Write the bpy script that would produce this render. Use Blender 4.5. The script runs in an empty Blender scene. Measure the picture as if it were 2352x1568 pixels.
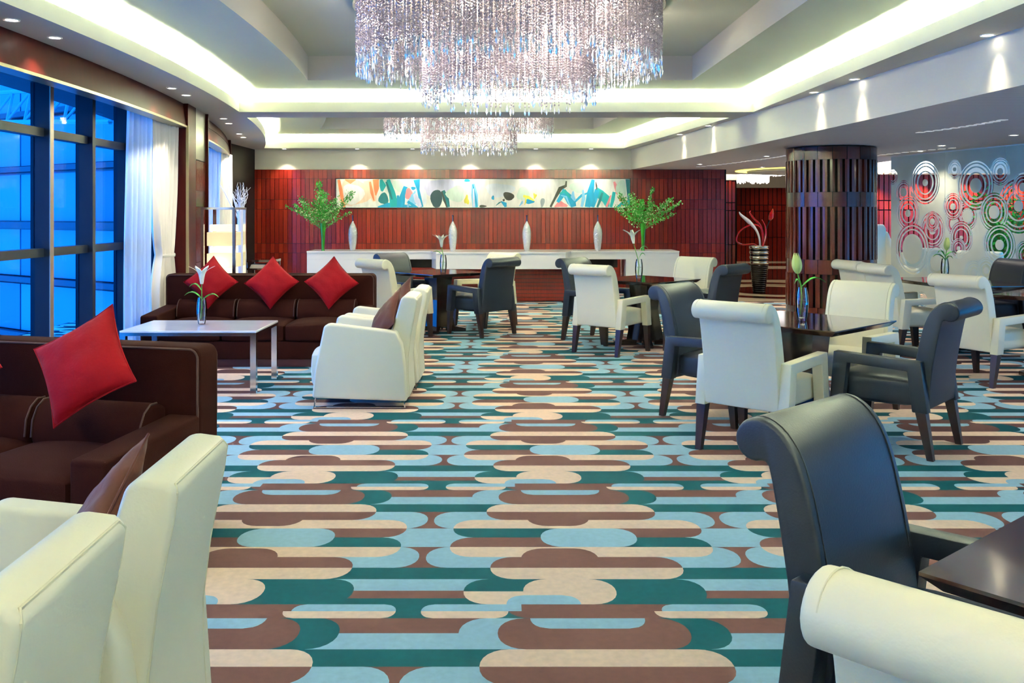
import bpy, bmesh, math, random
from mathutils import Vector, Matrix, noise
from mathutils.geometry import delaunay_2d_cdt

PI = math.pi
R = math.radians
random.seed(7)
SC = bpy.context.scene
COL = SC.collection

# ------------------------------------------------------------------ camera, world, exposure
cam_data = bpy.data.cameras.new('camera')
cam = bpy.data.objects.new('camera', cam_data)
COL.objects.link(cam)
cam.location = (0.0, 0.0, 1.5)
cam.rotation_euler = (PI / 2, 0, 0)
cam_data.sensor_width = 36.0
cam_data.lens = 32.143
cam_data.shift_x = 0.01127
cam_data.shift_y = -0.125
cam_data.clip_start = 0.05
cam_data.clip_end = 300
SC.camera = cam

world = bpy.data.worlds.new('dusk_sky')
SC.world = world
world.use_nodes = True
wbg = world.node_tree.nodes['Background']
wbg.inputs[0].default_value = (0.012, 0.27, 0.80, 1)
wbg.inputs[1].default_value = 5.0

SC.view_settings.view_transform = 'Standard'
SC.view_settings.look = 'None'
SC.view_settings.gamma = 1.0
SC.view_settings.use_curve_mapping = False
SC.view_settings.exposure = 0.68
SC.cycles.max_bounces = 6
SC.cycles.diffuse_bounces = 3
SC.cycles.glossy_bounces = 3
SC.cycles.transmission_bounces = 3
SC.cycles.transparent_max_bounces = 10
SC.cycles.caustics_reflective = False
SC.cycles.caustics_refractive = False
SC.cycles.use_adaptive_sampling = True
SC.cycles.adaptive_threshold = 0.2
SC.cycles.use_denoising = True

COVE_W = 84.0        # watts per metre of cove strip
DOWN_W = 36.0
COVE_C = (0.97, 1.0, 0.74)

# ------------------------------------------------------------------ materials
def lin(c):
    out = []
    for v in c[:3]:
        v = v / 255.0
        out.append(v / 12.92 if v <= 0.04045 else ((v + 0.055) / 1.055) ** 2.4)
    return (*out, 1.0)

M = {}
def mat(name, col, rough=0.5, metal=0.0, spec=0.5, vary=None, bump=None, coat=0.0, sheen=0.0, emit=None, stretch=None):
    """vary=(scale, amount) noise in colour; bump=(scale, strength); stretch = texture scale per axis"""
    m = bpy.data.materials.new(name)
    m.use_nodes = True
    nt = m.node_tree
    b = nt.nodes['Principled BSDF']
    c = lin(col)
    b.inputs['Base Color'].default_value = c
    b.inputs['Roughness'].default_value = rough
    b.inputs['Metallic'].default_value = metal
    b.inputs['Specular IOR Level'].default_value = spec
    if coat:
        b.inputs['Coat Weight'].default_value = coat
        b.inputs['Coat Roughness'].default_value = 0.08
    if sheen:
        b.inputs['Sheen Weight'].default_value = sheen
        b.inputs['Sheen Roughness'].default_value = 0.4
    if emit:
        b.inputs['Emission Color'].default_value = lin(emit[0])
        b.inputs['Emission Strength'].default_value = emit[1]
    vec = None
    if vary or bump:
        tc = nt.nodes.new('ShaderNodeTexCoord')
        vec = tc.outputs['Object']
        if stretch:
            mp = nt.nodes.new('ShaderNodeMapping')
            mp.inputs['Scale'].default_value = stretch
            nt.links.new(vec, mp.inputs[0])
            vec = mp.outputs[0]
    if vary:
        n = nt.nodes.new('ShaderNodeTexNoise')
        n.inputs['Scale'].default_value = vary[0]
        n.inputs['Detail'].default_value = 2.0
        nt.links.new(vec, n.inputs['Vector'])
        mx = nt.nodes.new('ShaderNodeMix')
        mx.data_type = 'RGBA'
        a = vary[1]
        mx.inputs[6].default_value = tuple(v * (1 - a) for v in c[:3]) + (1,)
        mx.inputs[7].default_value = tuple(min(1, v * (1 + a)) for v in c[:3]) + (1,)
        nt.links.new(n.outputs[0], mx.inputs[0])
        nt.links.new(mx.outputs[2], b.inputs['Base Color'])
    if bump:
        n = nt.nodes.new('ShaderNodeTexNoise')
        n.inputs['Scale'].default_value = bump[0]
        n.inputs['Detail'].default_value = 1.0
        nt.links.new(vec, n.inputs['Vector'])
        bp = nt.nodes.new('ShaderNodeBump')
        bp.inputs['Strength'].default_value = bump[1]
        bp.inputs['Distance'].default_value = 0.01
        nt.links.new(n.outputs[0], bp.inputs['Height'])
        nt.links.new(bp.outputs[0], b.inputs['Normal'])
    M[name] = m
    return m

def clearmat(name, tint, ior_fac=0.12, rough=0.02, gloss=(1, 1, 1)):
    m = bpy.data.materials.new(name)
    m.use_nodes = True
    nt = m.node_tree
    nt.nodes.clear()
    out = nt.nodes.new('ShaderNodeOutputMaterial')
    tr = nt.nodes.new('ShaderNodeBsdfTransparent')
    tr.inputs[0].default_value = (*tint, 1)
    gl = nt.nodes.new('ShaderNodeBsdfGlossy')
    gl.inputs[0].default_value = (*gloss, 1)
    gl.inputs['Roughness'].default_value = rough
    fr = nt.nodes.new('ShaderNodeLayerWeight')
    fr.inputs[0].default_value = ior_fac
    mx = nt.nodes.new('ShaderNodeMixShader')
    nt.links.new(fr.outputs['Facing' if ior_fac > 0.5 else 'Fresnel'], mx.inputs[0])
    nt.links.new(tr.outputs[0], mx.inputs[1])
    nt.links.new(gl.outputs[0], mx.inputs[2])
    nt.links.new(mx.outputs[0], out.inputs[0])
    M[name] = m
    return m

def emitmat(name, col, s):
    m = bpy.data.materials.new(name)
    m.use_nodes = True
    nt = m.node_tree
    b = nt.nodes['Principled BSDF']
    b.inputs['Base Color'].default_value = lin(col)
    b.inputs['Emission Color'].default_value = lin(col)
    b.inputs['Emission Strength'].default_value = s
    if not name.startswith('lantern'): m.cycles.emission_sampling = 'NONE'
    M[name] = m
    return m

mat('white_leather', (244, 238, 206), 0.38, vary=(3.0, 0.03), bump=(160, 0.06))
mat('white_leather_lounge', (244, 239, 210), 0.42, vary=(2.5, 0.03), bump=(120, 0.05))
mat('white_piping', (228, 222, 188), 0.45)
mat('navy_leather', (24, 30, 45), 0.42, spec=0.35, vary=(3.0, 0.08), bump=(160, 0.06))
mat('navy_seam', (24, 29, 40), 0.5)
mat('chair_leg_wood', (38, 20, 20), 0.3, vary=(14, 0.25), stretch=(4, 4, 0.5))
mat('table_wood', (44, 24, 20), 0.07, vary=(12, 0.25), coat=0.5, stretch=(1, 6, 1))
mat('pedestal_wood', (26, 16, 16), 0.15, vary=(8, 0.2), coat=0.3)
mat('sofa_velvet', (36, 14, 11), 0.95, spec=0.05, vary=(6, 0.22), bump=(220, 0.1))
mat('sofa_piping', (54, 28, 22), 0.7)
mat('sofa_plinth', (58, 26, 34), 0.25)
mat('red_velvet', (118, 2, 14), 0.75, spec=0.12, sheen=0.04, vary=(7, 0.15), bump=(60, 0.15))
mat('brown_velvet', (66, 30, 26), 0.7, spec=0.2, sheen=0.06, vary=(7, 0.2), bump=(50, 0.12))
mat('chrome', (235, 236, 236), 0.14, metal=1.0)
mat('brushed_metal', (196, 192, 180), 0.28, metal=1.0, vary=(30, 0.12), stretch=(8, 8, 0.4))
mat('brass', (172, 162, 134), 0.3, metal=1.0)
mat('marble', (232, 236, 238), 0.06, vary=(5, 0.07), coat=0.3)
mat('counter_marble', (240, 240, 236), 0.14, vary=(4, 0.03))
mat('mahogany', (112, 25, 14), 0.24, vary=(9, 0.35), coat=0.25, stretch=(6, 6, 0.35))
mat('mahogany_dark', (98, 20, 12), 0.26, vary=(9, 0.35), coat=0.2, stretch=(6, 6, 0.35))
mat('mahogany_light', (126, 33, 18), 0.24, vary=(9, 0.3), coat=0.2, stretch=(6, 6, 0.35))
mat('mahogany_groove', (16, 5, 5), 0.6, spec=0.2)
mat('pillar_wood', (86, 36, 24), 0.2, vary=(8, 0.2), coat=0.3, stretch=(7, 7, 0.3))
mat('pillar_wood_dark', (62, 20, 18), 0.2, vary=(8, 0.2), coat=0.3, stretch=(7, 7, 0.3))
mat('frame_wood', (62, 14, 9), 0.4, spec=0.12, vary=(7, 0.3), stretch=(2, 2, 0.5))
mat('ceiling_paint', (196, 194, 184), 0.8)
mat('ceiling_upper', (196, 202, 186), 0.8, vary=(2, 0.02))
mat('slat_ceiling', (150, 140, 136), 0.7)
mat('vent_white', (240, 238, 232), 0.6)
mat('window_frame', (12, 20, 40), 0.5, spec=0.25)
mat('mullion_edge', (170, 158, 138), 0.35, metal=0.6)
mat('curtain', (238, 234, 224), 0.9, vary=(3, 0.03))
mat('rail', (70, 74, 74), 0.3, metal=0.6)
mat('silver_vase', (216, 216, 214), 0.2, metal=0.75, vary=(110, 0.6), bump=(80, 0.9))
mat('vase_neck', (90, 96, 120), 0.15, metal=0.9)
mat('green_glass', (34, 116, 22), 0.08, coat=0.5, vary=(6, 0.35))
mat('leaf', (44, 158, 40), 0.55, vary=(9, 0.45))
mat('leaf_pale', (178, 216, 150), 0.55, vary=(9, 0.3))
mat('stem_green', (66, 132, 38), 0.5)
mat('lily_white', (244, 246, 226), 0.5)
mat('lily_bud', (206, 224, 128), 0.5)
mat('water', (170, 210, 200), 0.05)
mat('twig_white', (222, 222, 222), 0.7)
mat('porcelain', (214, 214, 224), 0.25)
mat('black_lacquer', (8, 7, 8), 0.2, spec=0.3)
mat('silver_band', (200, 196, 180), 0.18, metal=1.0)
mat('red_glass', (176, 8, 14), 0.05, coat=0.7)
mat('white_glass', (232, 226, 222), 0.08, coat=0.5)
mat('paper_white', (236, 234, 224), 0.7)
mat('stone_beige', (226, 206, 172), 0.12)
mat('stone_brown', (64, 36, 28), 0.08, vary=(4, 0.2))
mat('facade_glass', (50, 112, 146), 0.25, vary=(0.25, 0.25))
mat('facade_glass_deep', (38, 84, 122), 0.25, vary=(0.3, 0.3))
mat('facade_band', (18, 40, 64), 0.5)
mat('truss', (84, 136, 150), 0.5)
mat('wall_white', (226, 220, 200), 0.75)
mat('plant_pot', (200, 196, 186), 0.4)
mat('crystal', (178, 168, 176), 0.16, metal=0.35, vary=(45, 0.5))
mat('crystal_drop', (214, 224, 232), 0.05, metal=0.5)
mat('chandelier_plate', (205, 200, 196), 0.25, metal=0.7)
for nm, c in (('carpet_teal', (4, 62, 76)), ('carpet_blue', (146, 184, 204)), ('carpet_peach', (236, 206, 180)), ('carpet_brown', (84, 57, 58))):
    mat(nm, c, 0.95, spec=0.1, vary=(34, 0.16), bump=(900, 0.35))
clearmat('glass_clear', (0.93, 0.97, 0.96), 0.2)
clearmat('glass_screen_clear', (0.95, 0.97, 0.96), 0.03)
clearmat('glass_window', (0.62, 0.84, 1.0), 0.06)
clearmat('vase_glass', (0.985, 0.995, 0.99), 0.30)
clearmat('water_clear', (0.93, 0.97, 0.95), 0.20)
clearmat('sheer', (0.62, 0.72, 0.78), 0.05)
emitmat('lens_glow', (255, 250, 240), 14.0)
emitmat('lantern_paper', (250, 236, 190), 0.20)
emitmat('lantern_bright', (255, 248, 215), 0.50)
emitmat('bulb_glow', (255, 244, 226), 25.0)
emitmat('cove_glow', (255, 240, 130), 1.3)
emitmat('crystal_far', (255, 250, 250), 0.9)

# sheer curtain: half see-through cloth
def sheer_mat():
    m = bpy.data.materials.new('sheer_cloth')
    m.use_nodes = True
    nt = m.node_tree
    nt.nodes.clear()
    out = nt.nodes.new('ShaderNodeOutputMaterial')
    d = nt.nodes.new('ShaderNodeBsdfDiffuse'); d.inputs[0].default_value = lin((226, 236, 238))
    t = nt.nodes.new('ShaderNodeBsdfTranslucent'); t.inputs[0].default_value = lin((226, 240, 246))
    p = nt.nodes.new('ShaderNodeBsdfTransparent')
    a = nt.nodes.new('ShaderNodeMixShader'); a.inputs[0].default_value = 0.3
    b = nt.nodes.new('ShaderNodeMixShader'); b.inputs[0].default_value = 0.18
    nt.links.new(d.outputs[0], a.inputs[1]); nt.links.new(t.outputs[0], a.inputs[2])
    nt.links.new(a.outputs[0], b.inputs[1]); nt.links.new(p.outputs[0], b.inputs[2])
    nt.links.new(b.outputs[0], out.inputs[0])
    M['sheer_cloth'] = m
def frost_mat():
    m = bpy.data.materials.new('frosted_glass')
    m.use_nodes = True
    nt = m.node_tree
    nt.nodes.clear()
    out = nt.nodes.new('ShaderNodeOutputMaterial')
    tc = nt.nodes.new('ShaderNodeTexCoord')
    n = nt.nodes.new('ShaderNodeTexNoise'); n.inputs['Scale'].default_value = 2.2
    nt.links.new(tc.outputs['Object'], n.inputs['Vector'])
    mx = nt.nodes.new('ShaderNodeMix'); mx.data_type = 'RGBA'
    mx.inputs[6].default_value = lin((204, 210, 192)); mx.inputs[7].default_value = lin((240, 242, 228))
    nt.links.new(n.outputs[0], mx.inputs[0])
    d = nt.nodes.new('ShaderNodeBsdfDiffuse'); nt.links.new(mx.outputs[2], d.inputs[0])
    t = nt.nodes.new('ShaderNodeBsdfTranslucent'); nt.links.new(mx.outputs[2], t.inputs[0])
    a = nt.nodes.new('ShaderNodeMixShader'); a.inputs[0].default_value = 0.4
    nt.links.new(d.outputs[0], a.inputs[1]); nt.links.new(t.outputs[0], a.inputs[2])
    nt.links.new(a.outputs[0], out.inputs[0])
    M['frosted_glass'] = m
sheer_mat(); frost_mat()
# fine linear slats of the low ceiling (3 pixels wide in the picture): relief in the material
def slat_relief():
    nt = M['slat_ceiling'].node_tree
    b = nt.nodes['Principled BSDF']
    tc = nt.nodes.new('ShaderNodeTexCoord')
    w = nt.nodes.new('ShaderNodeTexWave'); w.bands_direction = 'Y'; w.inputs['Scale'].default_value = 6.0
    nt.links.new(tc.outputs['Object'], w.inputs['Vector'])
    mx = nt.nodes.new('ShaderNodeMix'); mx.data_type = 'RGBA'
    mx.inputs[6].default_value = lin((184, 172, 164)); mx.inputs[7].default_value = lin((218, 206, 198))
    nt.links.new(w.outputs[1], mx.inputs[0]); nt.links.new(mx.outputs[2], b.inputs['Base Color'])
slat_relief()

# ------------------------------------------------------------------ geometry helpers
class G:
    def __init__(s):
        s.v = []; s.f = []; s.m = []
    def add(s, vs, fs, X=None, mi=0):
        o = len(s.v)
        s.v += [tuple(X @ Vector(p)) for p in vs] if X is not None else [tuple(p) for p in vs]
        s.f += [tuple(i + o for i in f) for f in fs]
        s.m += [mi] * len(fs)
        return s
    def box(s, x0, x1, y0, y1, z0, z1, X=None, mi=0):
        vs = [(x0, y0, z0), (x1, y0, z0), (x1, y1, z0), (x0, y1, z0), (x0, y0, z1), (x1, y0, z1), (x1, y1, z1), (x0, y1, z1)]
        fs = [(3, 2, 1, 0), (4, 5, 6, 7), (0, 1, 5, 4), (1, 2, 6, 5), (2, 3, 7, 6), (3, 0, 4, 7)]
        return s.add(vs, fs, X, mi)
    def bm(s, b, X=None, mi=0):
        b.verts.index_update()
        s.add([v.co for v in b.verts], [[v.index for v in f.verts] for f in b.faces], X, mi)
        b.free()
        return s
    def rbox(s, x0, x1, y0, y1, z0, z1, r=0.02, seg=3, X=None, mi=0):
        b = bmesh.new()
        bmesh.ops.create_cube(b, size=1.0)
        for v in b.verts:
            v.co = Vector(((x0 + x1) / 2 + v.co.x * (x1 - x0), (y0 + y1) / 2 + v.co.y * (y1 - y0), (z0 + z1) / 2 + v.co.z * (z1 - z0)))
        bmesh.ops.bevel(b, geom=b.edges[:], offset=r, segments=seg, profile=0.5, affect='EDGES', clamp_overlap=True)
        return s.bm(b, X, mi)
    def soft(s, x0, x1, y0, y1, z0, z1, r=0.04, bulge=(0, 0, 0.02), n=6, X=None, mi=0):
        """upholstered cushion: rounded box with faces that swell"""
        b = bmesh.new()
        bmesh.ops.create_cube(b, size=1.0)
        bmesh.ops.subdivide_edges(b, edges=b.edges[:], cuts=n, use_grid_fill=True)
        hx, hy, hz = (x1 - x0) / 2, (y1 - y0) / 2, (z1 - z0) / 2
        for v in b.verts:
            p = Vector((v.co.x * 2 * hx, v.co.y * 2 * hy, v.co.z * 2 * hz))
            q = Vector((max(-hx + r, min(hx - r, p.x)), max(-hy + r, min(hy - r, p.y)), max(-hz + r, min(hz - r, p.z))))
            d = p - q
            if d.length > 1e-6:
                d = d.normalized() * r
            u, w, t = q.x / max(hx, 1e-6), q.y / max(hy, 1e-6), q.z / max(hz, 1e-6)
            e = lambda k: max(0.0, 1 - k * k)
            p2 = q + d
            p2.x += math.copysign(bulge[0] * e(w) * e(t), v.co.x) if abs(v.co.x) > .49 else 0
            p2.y += math.copysign(bulge[1] * e(u) * e(t), v.co.y) if abs(v.co.y) > .49 else 0
            p2.z += math.copysign(bulge[2] * e(u) * e(w), v.co.z) if abs(v.co.z) > .49 else 0
            v.co = p2 + Vector(((x0 + x1) / 2, (y0 + y1) / 2, (z0 + z1) / 2))
        return s.bm(b, X, mi)
    def prism(s, poly, a0, a1, axis='x', bevel=0.0, seg=2, X=None, mi=0):
        """extrude a 2D polygon; axis x: poly=(y,z); axis y: poly=(x,z); axis z: poly=(x,y)"""
        P = {'x': lambda p, a: (a, p[0], p[1]), 'y': lambda p, a: (p[0], a, p[1]), 'z': lambda p, a: (p[0], p[1], a)}[axis]
        b = bmesh.new()
        lo = [b.verts.new(P(p, a0)) for p in poly]
        hi = [b.verts.new(P(p, a1)) for p in poly]
        n = len(poly)
        b.faces.new(lo[::-1]); b.faces.new(hi)
        for i in range(n):
            b.faces.new((lo[i], lo[(i + 1) % n], hi[(i + 1) % n], hi[i]))
        bmesh.ops.recalc_face_normals(b, faces=b.faces[:])
        if bevel:
            es = [e for e in b.edges if len(e.link_faces) == 2 and e.calc_face_angle(0) > 0.6]
            bmesh.ops.bevel(b, geom=es, offset=bevel, segments=seg, profile=0.5, affect='EDGES', clamp_overlap=True)
        return s.bm(b, X, mi)
    def lathe(s, prof, seg=24, X=None, mi=0, cap=True):
        vs, fs = [], []
        for r, z in prof:
            for k in range(seg):
                a = 2 * PI * k / seg
                vs.append((r * math.cos(a), r * math.sin(a), z))
        for i in range(len(prof) - 1):
            for k in range(seg):
                k2 = (k + 1) % seg
                fs.append((i * seg + k, i * seg + k2, (i + 1) * seg + k2, (i + 1) * seg + k))
        if cap:
            if prof[0][0] > 1e-4: fs.append(tuple(range(seg))[::-1])
            if prof[-1][0] > 1e-4: fs.append(tuple((len(prof) - 1) * seg + k for k in range(seg)))
        return s.add(vs, fs, X, mi)
    def tube(s, pts, r, seg=8, X=None, mi=0, flat=1.0):
        pts = [Vector(p) for p in pts]
        rs = r if isinstance(r, (list, tuple)) else [r] * len(pts)
        vs, fs = [], []
        up = Vector((0, 0, 1))
        prev = None
        for i, p in enumerate(pts):
            t = (pts[min(i + 1, len(pts) - 1)] - pts[max(i - 1, 0)])
            t = t.normalized() if t.length > 1e-9 else up
            if prev is None:
                a = t.cross(up)
                if a.length < 1e-3: a = t.cross(Vector((1, 0, 0)))
            else:
                a = prev - t * prev.dot(t)
            a.normalize(); prev = a
            bb = t.cross(a).normalized()
            for k in range(seg):
                an = 2 * PI * k / seg
                vs.append(p + (a * math.cos(an) + bb * math.sin(an) * flat) * rs[i])
        for i in range(len(pts) - 1):
            for k in range(seg):
                k2 = (k + 1) % seg
                fs.append((i * seg + k, i * seg + k2, (i + 1) * seg + k2, (i + 1) * seg + k))
        fs.append(tuple(range(seg))[::-1])
        fs.append(tuple((len(pts) - 1) * seg + k for k in range(seg)))
        return s.add(vs, fs, X, mi)
    def bar(s, p, q, w, h=None, X=None, mi=0):
        """square bar from p to q"""
        p, q = Vector(p), Vector(q)
        h = w if h is None else h
        t = (q - p).normalized()
        a = t.cross(Vector((0, 0, 1)))
        if a.length < 1e-3: a = Vector((1, 0, 0))
        a.normalize(); b = t.cross(a).normalized()
        vs = []
        for c in (p, q):
            for sx, sy in ((-1, -1), (1, -1), (1, 1), (-1, 1)):
                vs.append(c + a * sx * w / 2 + b * sy * h / 2)
        return s.add(vs, [(3, 2, 1, 0), (4, 5, 6, 7), (0, 1, 5, 4), (1, 2, 6, 5), (2, 3, 7, 6), (3, 0, 4, 7)], X, mi)

def mesh_of(name, g, mats, smooth=35):
    me = bpy.data.meshes.new(name)
    me.from_pydata(g.v, [], g.f)
    for m in (mats if isinstance(mats, (list, tuple)) else [mats]):
        me.materials.append(M[m])
    if any(g.m):
        me.polygons.foreach_set('material_index', g.m)
    bmm = bmesh.new(); bmm.from_mesh(me)
    bmesh.ops.recalc_face_normals(bmm, faces=bmm.faces[:])
    bmm.to_mesh(me); bmm.free()
    if smooth:
        me.polygons.foreach_set('use_smooth', [True] * len(me.polygons))
        me.set_sharp_from_angle(angle=R(smooth))
    me.update()
    return me

def ob(name, g, mats=None, parent=None, loc=(0, 0, 0), rot=(0, 0, 0), smooth=35):
    me = g if isinstance(g, bpy.types.Mesh) else mesh_of(name, g, mats, smooth)
    o = bpy.data.objects.new(name, me)
    COL.objects.link(o)
    o.location = loc; o.rotation_euler = rot
    if parent is not None: o.parent = parent
    return o

def tag(o, label, cat, group=None, kind=None):
    o['label'] = label; o['category'] = cat
    if group: o['group'] = group
    if kind: o['kind'] = kind
    return o

def thing(name, label, cat, loc=(0, 0, 0), rz=0.0, group=None, kind=None):
    o = bpy.data.objects.new(name, None)
    COL.objects.link(o)
    o.empty_display_size = 0.1
    o.location = loc; o.rotation_euler = (0, 0, rz)
    return tag(o, label, cat, group, kind)

def copy_tree(o, loc=None, rz=None, label=None, group=None, parent=None):
    c = o.copy(); COL.objects.link(c)
    if parent is not None: c.parent = parent
    for ch in [x for x in bpy.data.objects if x.parent == o]:
        copy_tree(ch, parent=c)
    if loc is not None: c.location = loc
    if rz is not None: c.rotation_euler = (0, 0, rz)
    if label: c['label'] = label
    if group: c['group'] = group
    return c

def heading(fx, fy):
    return math.atan2(-fx, fy)

def area(name, loc, rot, sx, sy, watts, col=(1, 1, 1)):
    l = bpy.data.lights.new(name, 'AREA'); l.shape = 'RECTANGLE'
    l.size = sx; l.size_y = sy; l.energy = watts; l.color = col
    o = bpy.data.objects.new(name, l); COL.objects.link(o)
    o.location = loc; o.rotation_euler = rot
    return o

def point(name, loc, watts, col=(1, 1, 1), r=0.05):
    l = bpy.data.lights.new(name, 'POINT'); l.energy = watts; l.color = col; l.shadow_soft_size = r
    o = bpy.data.objects.new(name, l); COL.objects.link(o); o.location = loc
    return o

# ------------------------------------------------------------------ heights and plan curves
H1 = 2.72     # main soffit
H2 = 2.34     # low slatted ceiling on the right
LIP = 2.84    # top of tray lip
H3 = 2.97     # tray ceiling
H4 = 3.24     # recess ceiling
YB = 17.5     # back wall
Y0 = -3.6     # wall behind the viewer
XR = 13.0     # far right

def wall_x(y):   return -3.23 - 0.0145 * (y - 5.9) ** 2
def tray_l(y):   return -2.85 - 0.0145 * (y - 6.5) ** 2
def rec_l(y):    return -1.94 - 0.0145 * (y - 6.5) ** 2
def fascia_x(y): return 3.637 - 0.0213 * y - 0.0025 * y * y

def frange(a, b, n):
    return [a + (b - a) * i / n for i in range(n + 1)]

def cdt_fill(outer, holes=()):
    """triangulate a polygon with holes -> (verts2d, tris)"""
    vs = [Vector(p) for p in outer]; fs = [list(range(len(outer)))]
    for h in holes:
        o = len(vs); vs += [Vector(p) for p in h]; fs.append(list(range(o, o + len(h))))
    rv, re, rf, ov, oe, of = delaunay_2d_cdt(vs, [], fs, 0, 1e-6, True)
    out = [f for f, o in zip(rf, of) if 0 in o and len(o) == 1]
    return [(v.x, v.y) for v in rv], out

def ceiling_plane(g, outer, holes, z, mi=0):
    vs, fs = cdt_fill(outer, holes)
    g.add([(x, y, z) for x, y in vs], fs, None, mi)

def offset_poly(poly, d):
    n = len(poly); out = []
    area2 = sum(poly[i][0] * poly[(i + 1) % n][1] - poly[(i + 1) % n][0] * poly[i][1] for i in range(n))
    sg = 1 if area2 > 0 else -1
    for i in range(n):
        p0, p1, p2 = Vector(poly[i - 1]), Vector(poly[i]), Vector(poly[(i + 1) % n])
        e1, e2 = (p1 - p0).normalized(), (p2 - p1).normalized()
        n1, n2 = Vector((e1.y, -e1.x)) * sg, Vector((e2.y, -e2.x)) * sg
        b = (n1 + n2)
        b = b / max(0.25, (1 + n1.dot(n2)))
        out.append(tuple(p1 + b * d))
    return out

def ring_wall(g, poly, z0, z1, mi=0):
    n = len(poly)
    vs = [(x, y, z0) for x, y in poly] + [(x, y, z1) for x, y in poly]
    g.add(vs, [(i, (i + 1) % n, n + (i + 1) % n, n + i) for i in range(n)], None, mi)

tray1 = [(3.04, 4.2), (3.04, 11.0)] + [(tray_l(y), y) for y in frange(11.0, 4.2, 14)]
rec1 = [(2.12, 5.1), (2.12, 10.1)] + [(rec_l(y), y) for y in frange(10.1, 5.1, 12)]
tray2 = [(fascia_x(y) - 0.13 - 0.02 * (y - 11.65), y) for y in frange(11.65, 17.1, 8)] + [(tray_l(y) + 0.01 * (y - 11), y) for y in frange(17.1, 11.65, 12)]
rec2 = [(fascia_x(y) - 1.05, y) for y in frange(12.5, 15.9, 6)] + [(tray_l(y) + 1.0, y) for y in frange(15.9, 12.5, 8)]
tray0 = [(3.04, -3.0), (3.04, 3.55)] + [(tray_l(y) if y > 0 else tray_l(0.0), y) for y in frange(3.55, -3.0, 8)]
rec0 = [(2.12, -2.0), (2.12, 2.6), (-1.9, 2.6), (-1.9, -2.0)]

# ------------------------------------------------------------------ room shell
g = G()
outer = [(fascia_x(y), y) for y in frange(Y0, YB, 24)] + [(wall_x(y) - 0.6, y) for y in frange(YB, Y0, 30)]
ceiling_plane(g, outer, (tray0, tray1, tray2), H1, 0)
for tr, rc in ((tray0, rec0), (tray1, rec1), (tray2, rec2)):
    out = offset_poly(tr, 0.26)
    lip_o = offset_poly(tr, 0.035)
    ring_wall(g, tr, H1, LIP); ring_wall(g, lip_o, H1 + 0.01, LIP)
    vs = [(x, y, LIP) for x, y in tr] + [(x, y, LIP) for x, y in lip_o]; n = len(tr)
    g.add(vs, [(i, (i + 1) % n, n + (i + 1) % n, n + i) for i in range(n)])
    ceiling_plane(g, out, (lip_o,), H1 + 0.01, 0)
    ring_wall(g, out, H1 + 0.01, H3, 1)
    ceiling_plane(g, out, (rc,), H3, 1)
    ring_wall(g, rc, H3, H4, 0)
    ceiling_plane(g, rc, (), H4, 1)
ceil = ob('ceiling', g, ['ceiling_paint', 'ceiling_upper'], smooth=20)
tag(ceil, 'white coffered ceiling with curved trays and glowing coves', 'ceiling', kind='structure')

# cove strips: area lights lying in the trays' ledges, facing up
def cove(poly, wpm):
    o = offset_poly(poly, 0.14)
    n = len(o)
    cen = Vector((sum(p[0] for p in poly) / n, sum(p[1] for p in poly) / n))
    i = 0
    pts = [Vector(p) for p in o]
    # merge nearly straight runs
    keep = [k for k in range(n) if (pts[k] - pts[k - 1]).normalized().dot((pts[(k + 1) % n] - pts[k]).normalized()) < 0.97]
    segs = []
    for a, b in zip(keep, keep[1:] + [keep[0] + n]):
        m = max(1, (b - a) // 4)
        ks = [a + (b - a) * j // m for j in range(m)] + [b]
        for k1, k2 in zip(ks, ks[1:]):
            segs.append((pts[k1 % n], pts[k2 % n]))
    for p, q in segs:
        L = (q - p).length
        if L < 0.2: continue
        mid = (p + q) / 2
        ang = math.atan2(q.y - p.y, q.x - p.x)
        nrm = Vector((-(q - p).y, (q - p).x)).normalized()
        inward = 1 if nrm.dot(cen - mid) > 0 else -1
        l = area('cove_strip', (mid.x, mid.y, H1 + 0.05), (0, 0, 0), L, 0.06, wpm * L, COVE_C)
        l.rotation_euler = Matrix.Rotation(ang, 3, 'Z').to_euler()
        l.rotation_euler = (Matrix.Rotation(ang, 3, 'Z') @ Matrix.Rotation(PI - 0.15 * inward, 3, 'X')).to_euler()
cove(tray0, COVE_W); cove(tray1, COVE_W); cove(tray2, COVE_W)  # tray0 strips are unseen, added behind the camera for fill light

# fascia between main soffit and low ceiling
g = G()
ys = frange(Y0, YB, 40)
vs = [(fascia_x(y), y, H2) for y in ys] + [(fascia_x(y), y, H1 + 0.02) for y in ys]
n = len(ys)
g.add(vs, [(i, i + 1, n + i + 1, n + i) for i in range(n - 1)])
vs = [(fascia_x(y) + 0.05, y, H2) for y in ys] + [(fascia_x(y) + 0.05, y, H1 + 0.02) for y in ys]
g.add(vs, [(i, i + 1, n + i + 1, n + i) for i in range(n - 1)])
tag(ob('trim_1', g, 'wall_white', smooth=60), 'curved white bulkhead fascia with light scallops', 'fascia', kind='structure')

# low slatted ceiling right
g = G()
poly = [(XR, Y0), (XR, 14.5), (6.25, 14.5), (6.25, 19.6), (4.0, 19.6), (4.0, YB)] + [(fascia_x(y), y) for y in frange(YB, Y0, 30)]
circ = [(6.25 + 0.0, 17.8)]
ring_c = Vector((5.6, 17.75)); 
ceiling_plane(g, poly, (), H2)
lc = ob('ceiling_low', g, 'slat_ceiling', smooth=0)
tag(lc, 'low grey-brown linear slat ceiling on the right', 'ceiling', kind='structure')
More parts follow.
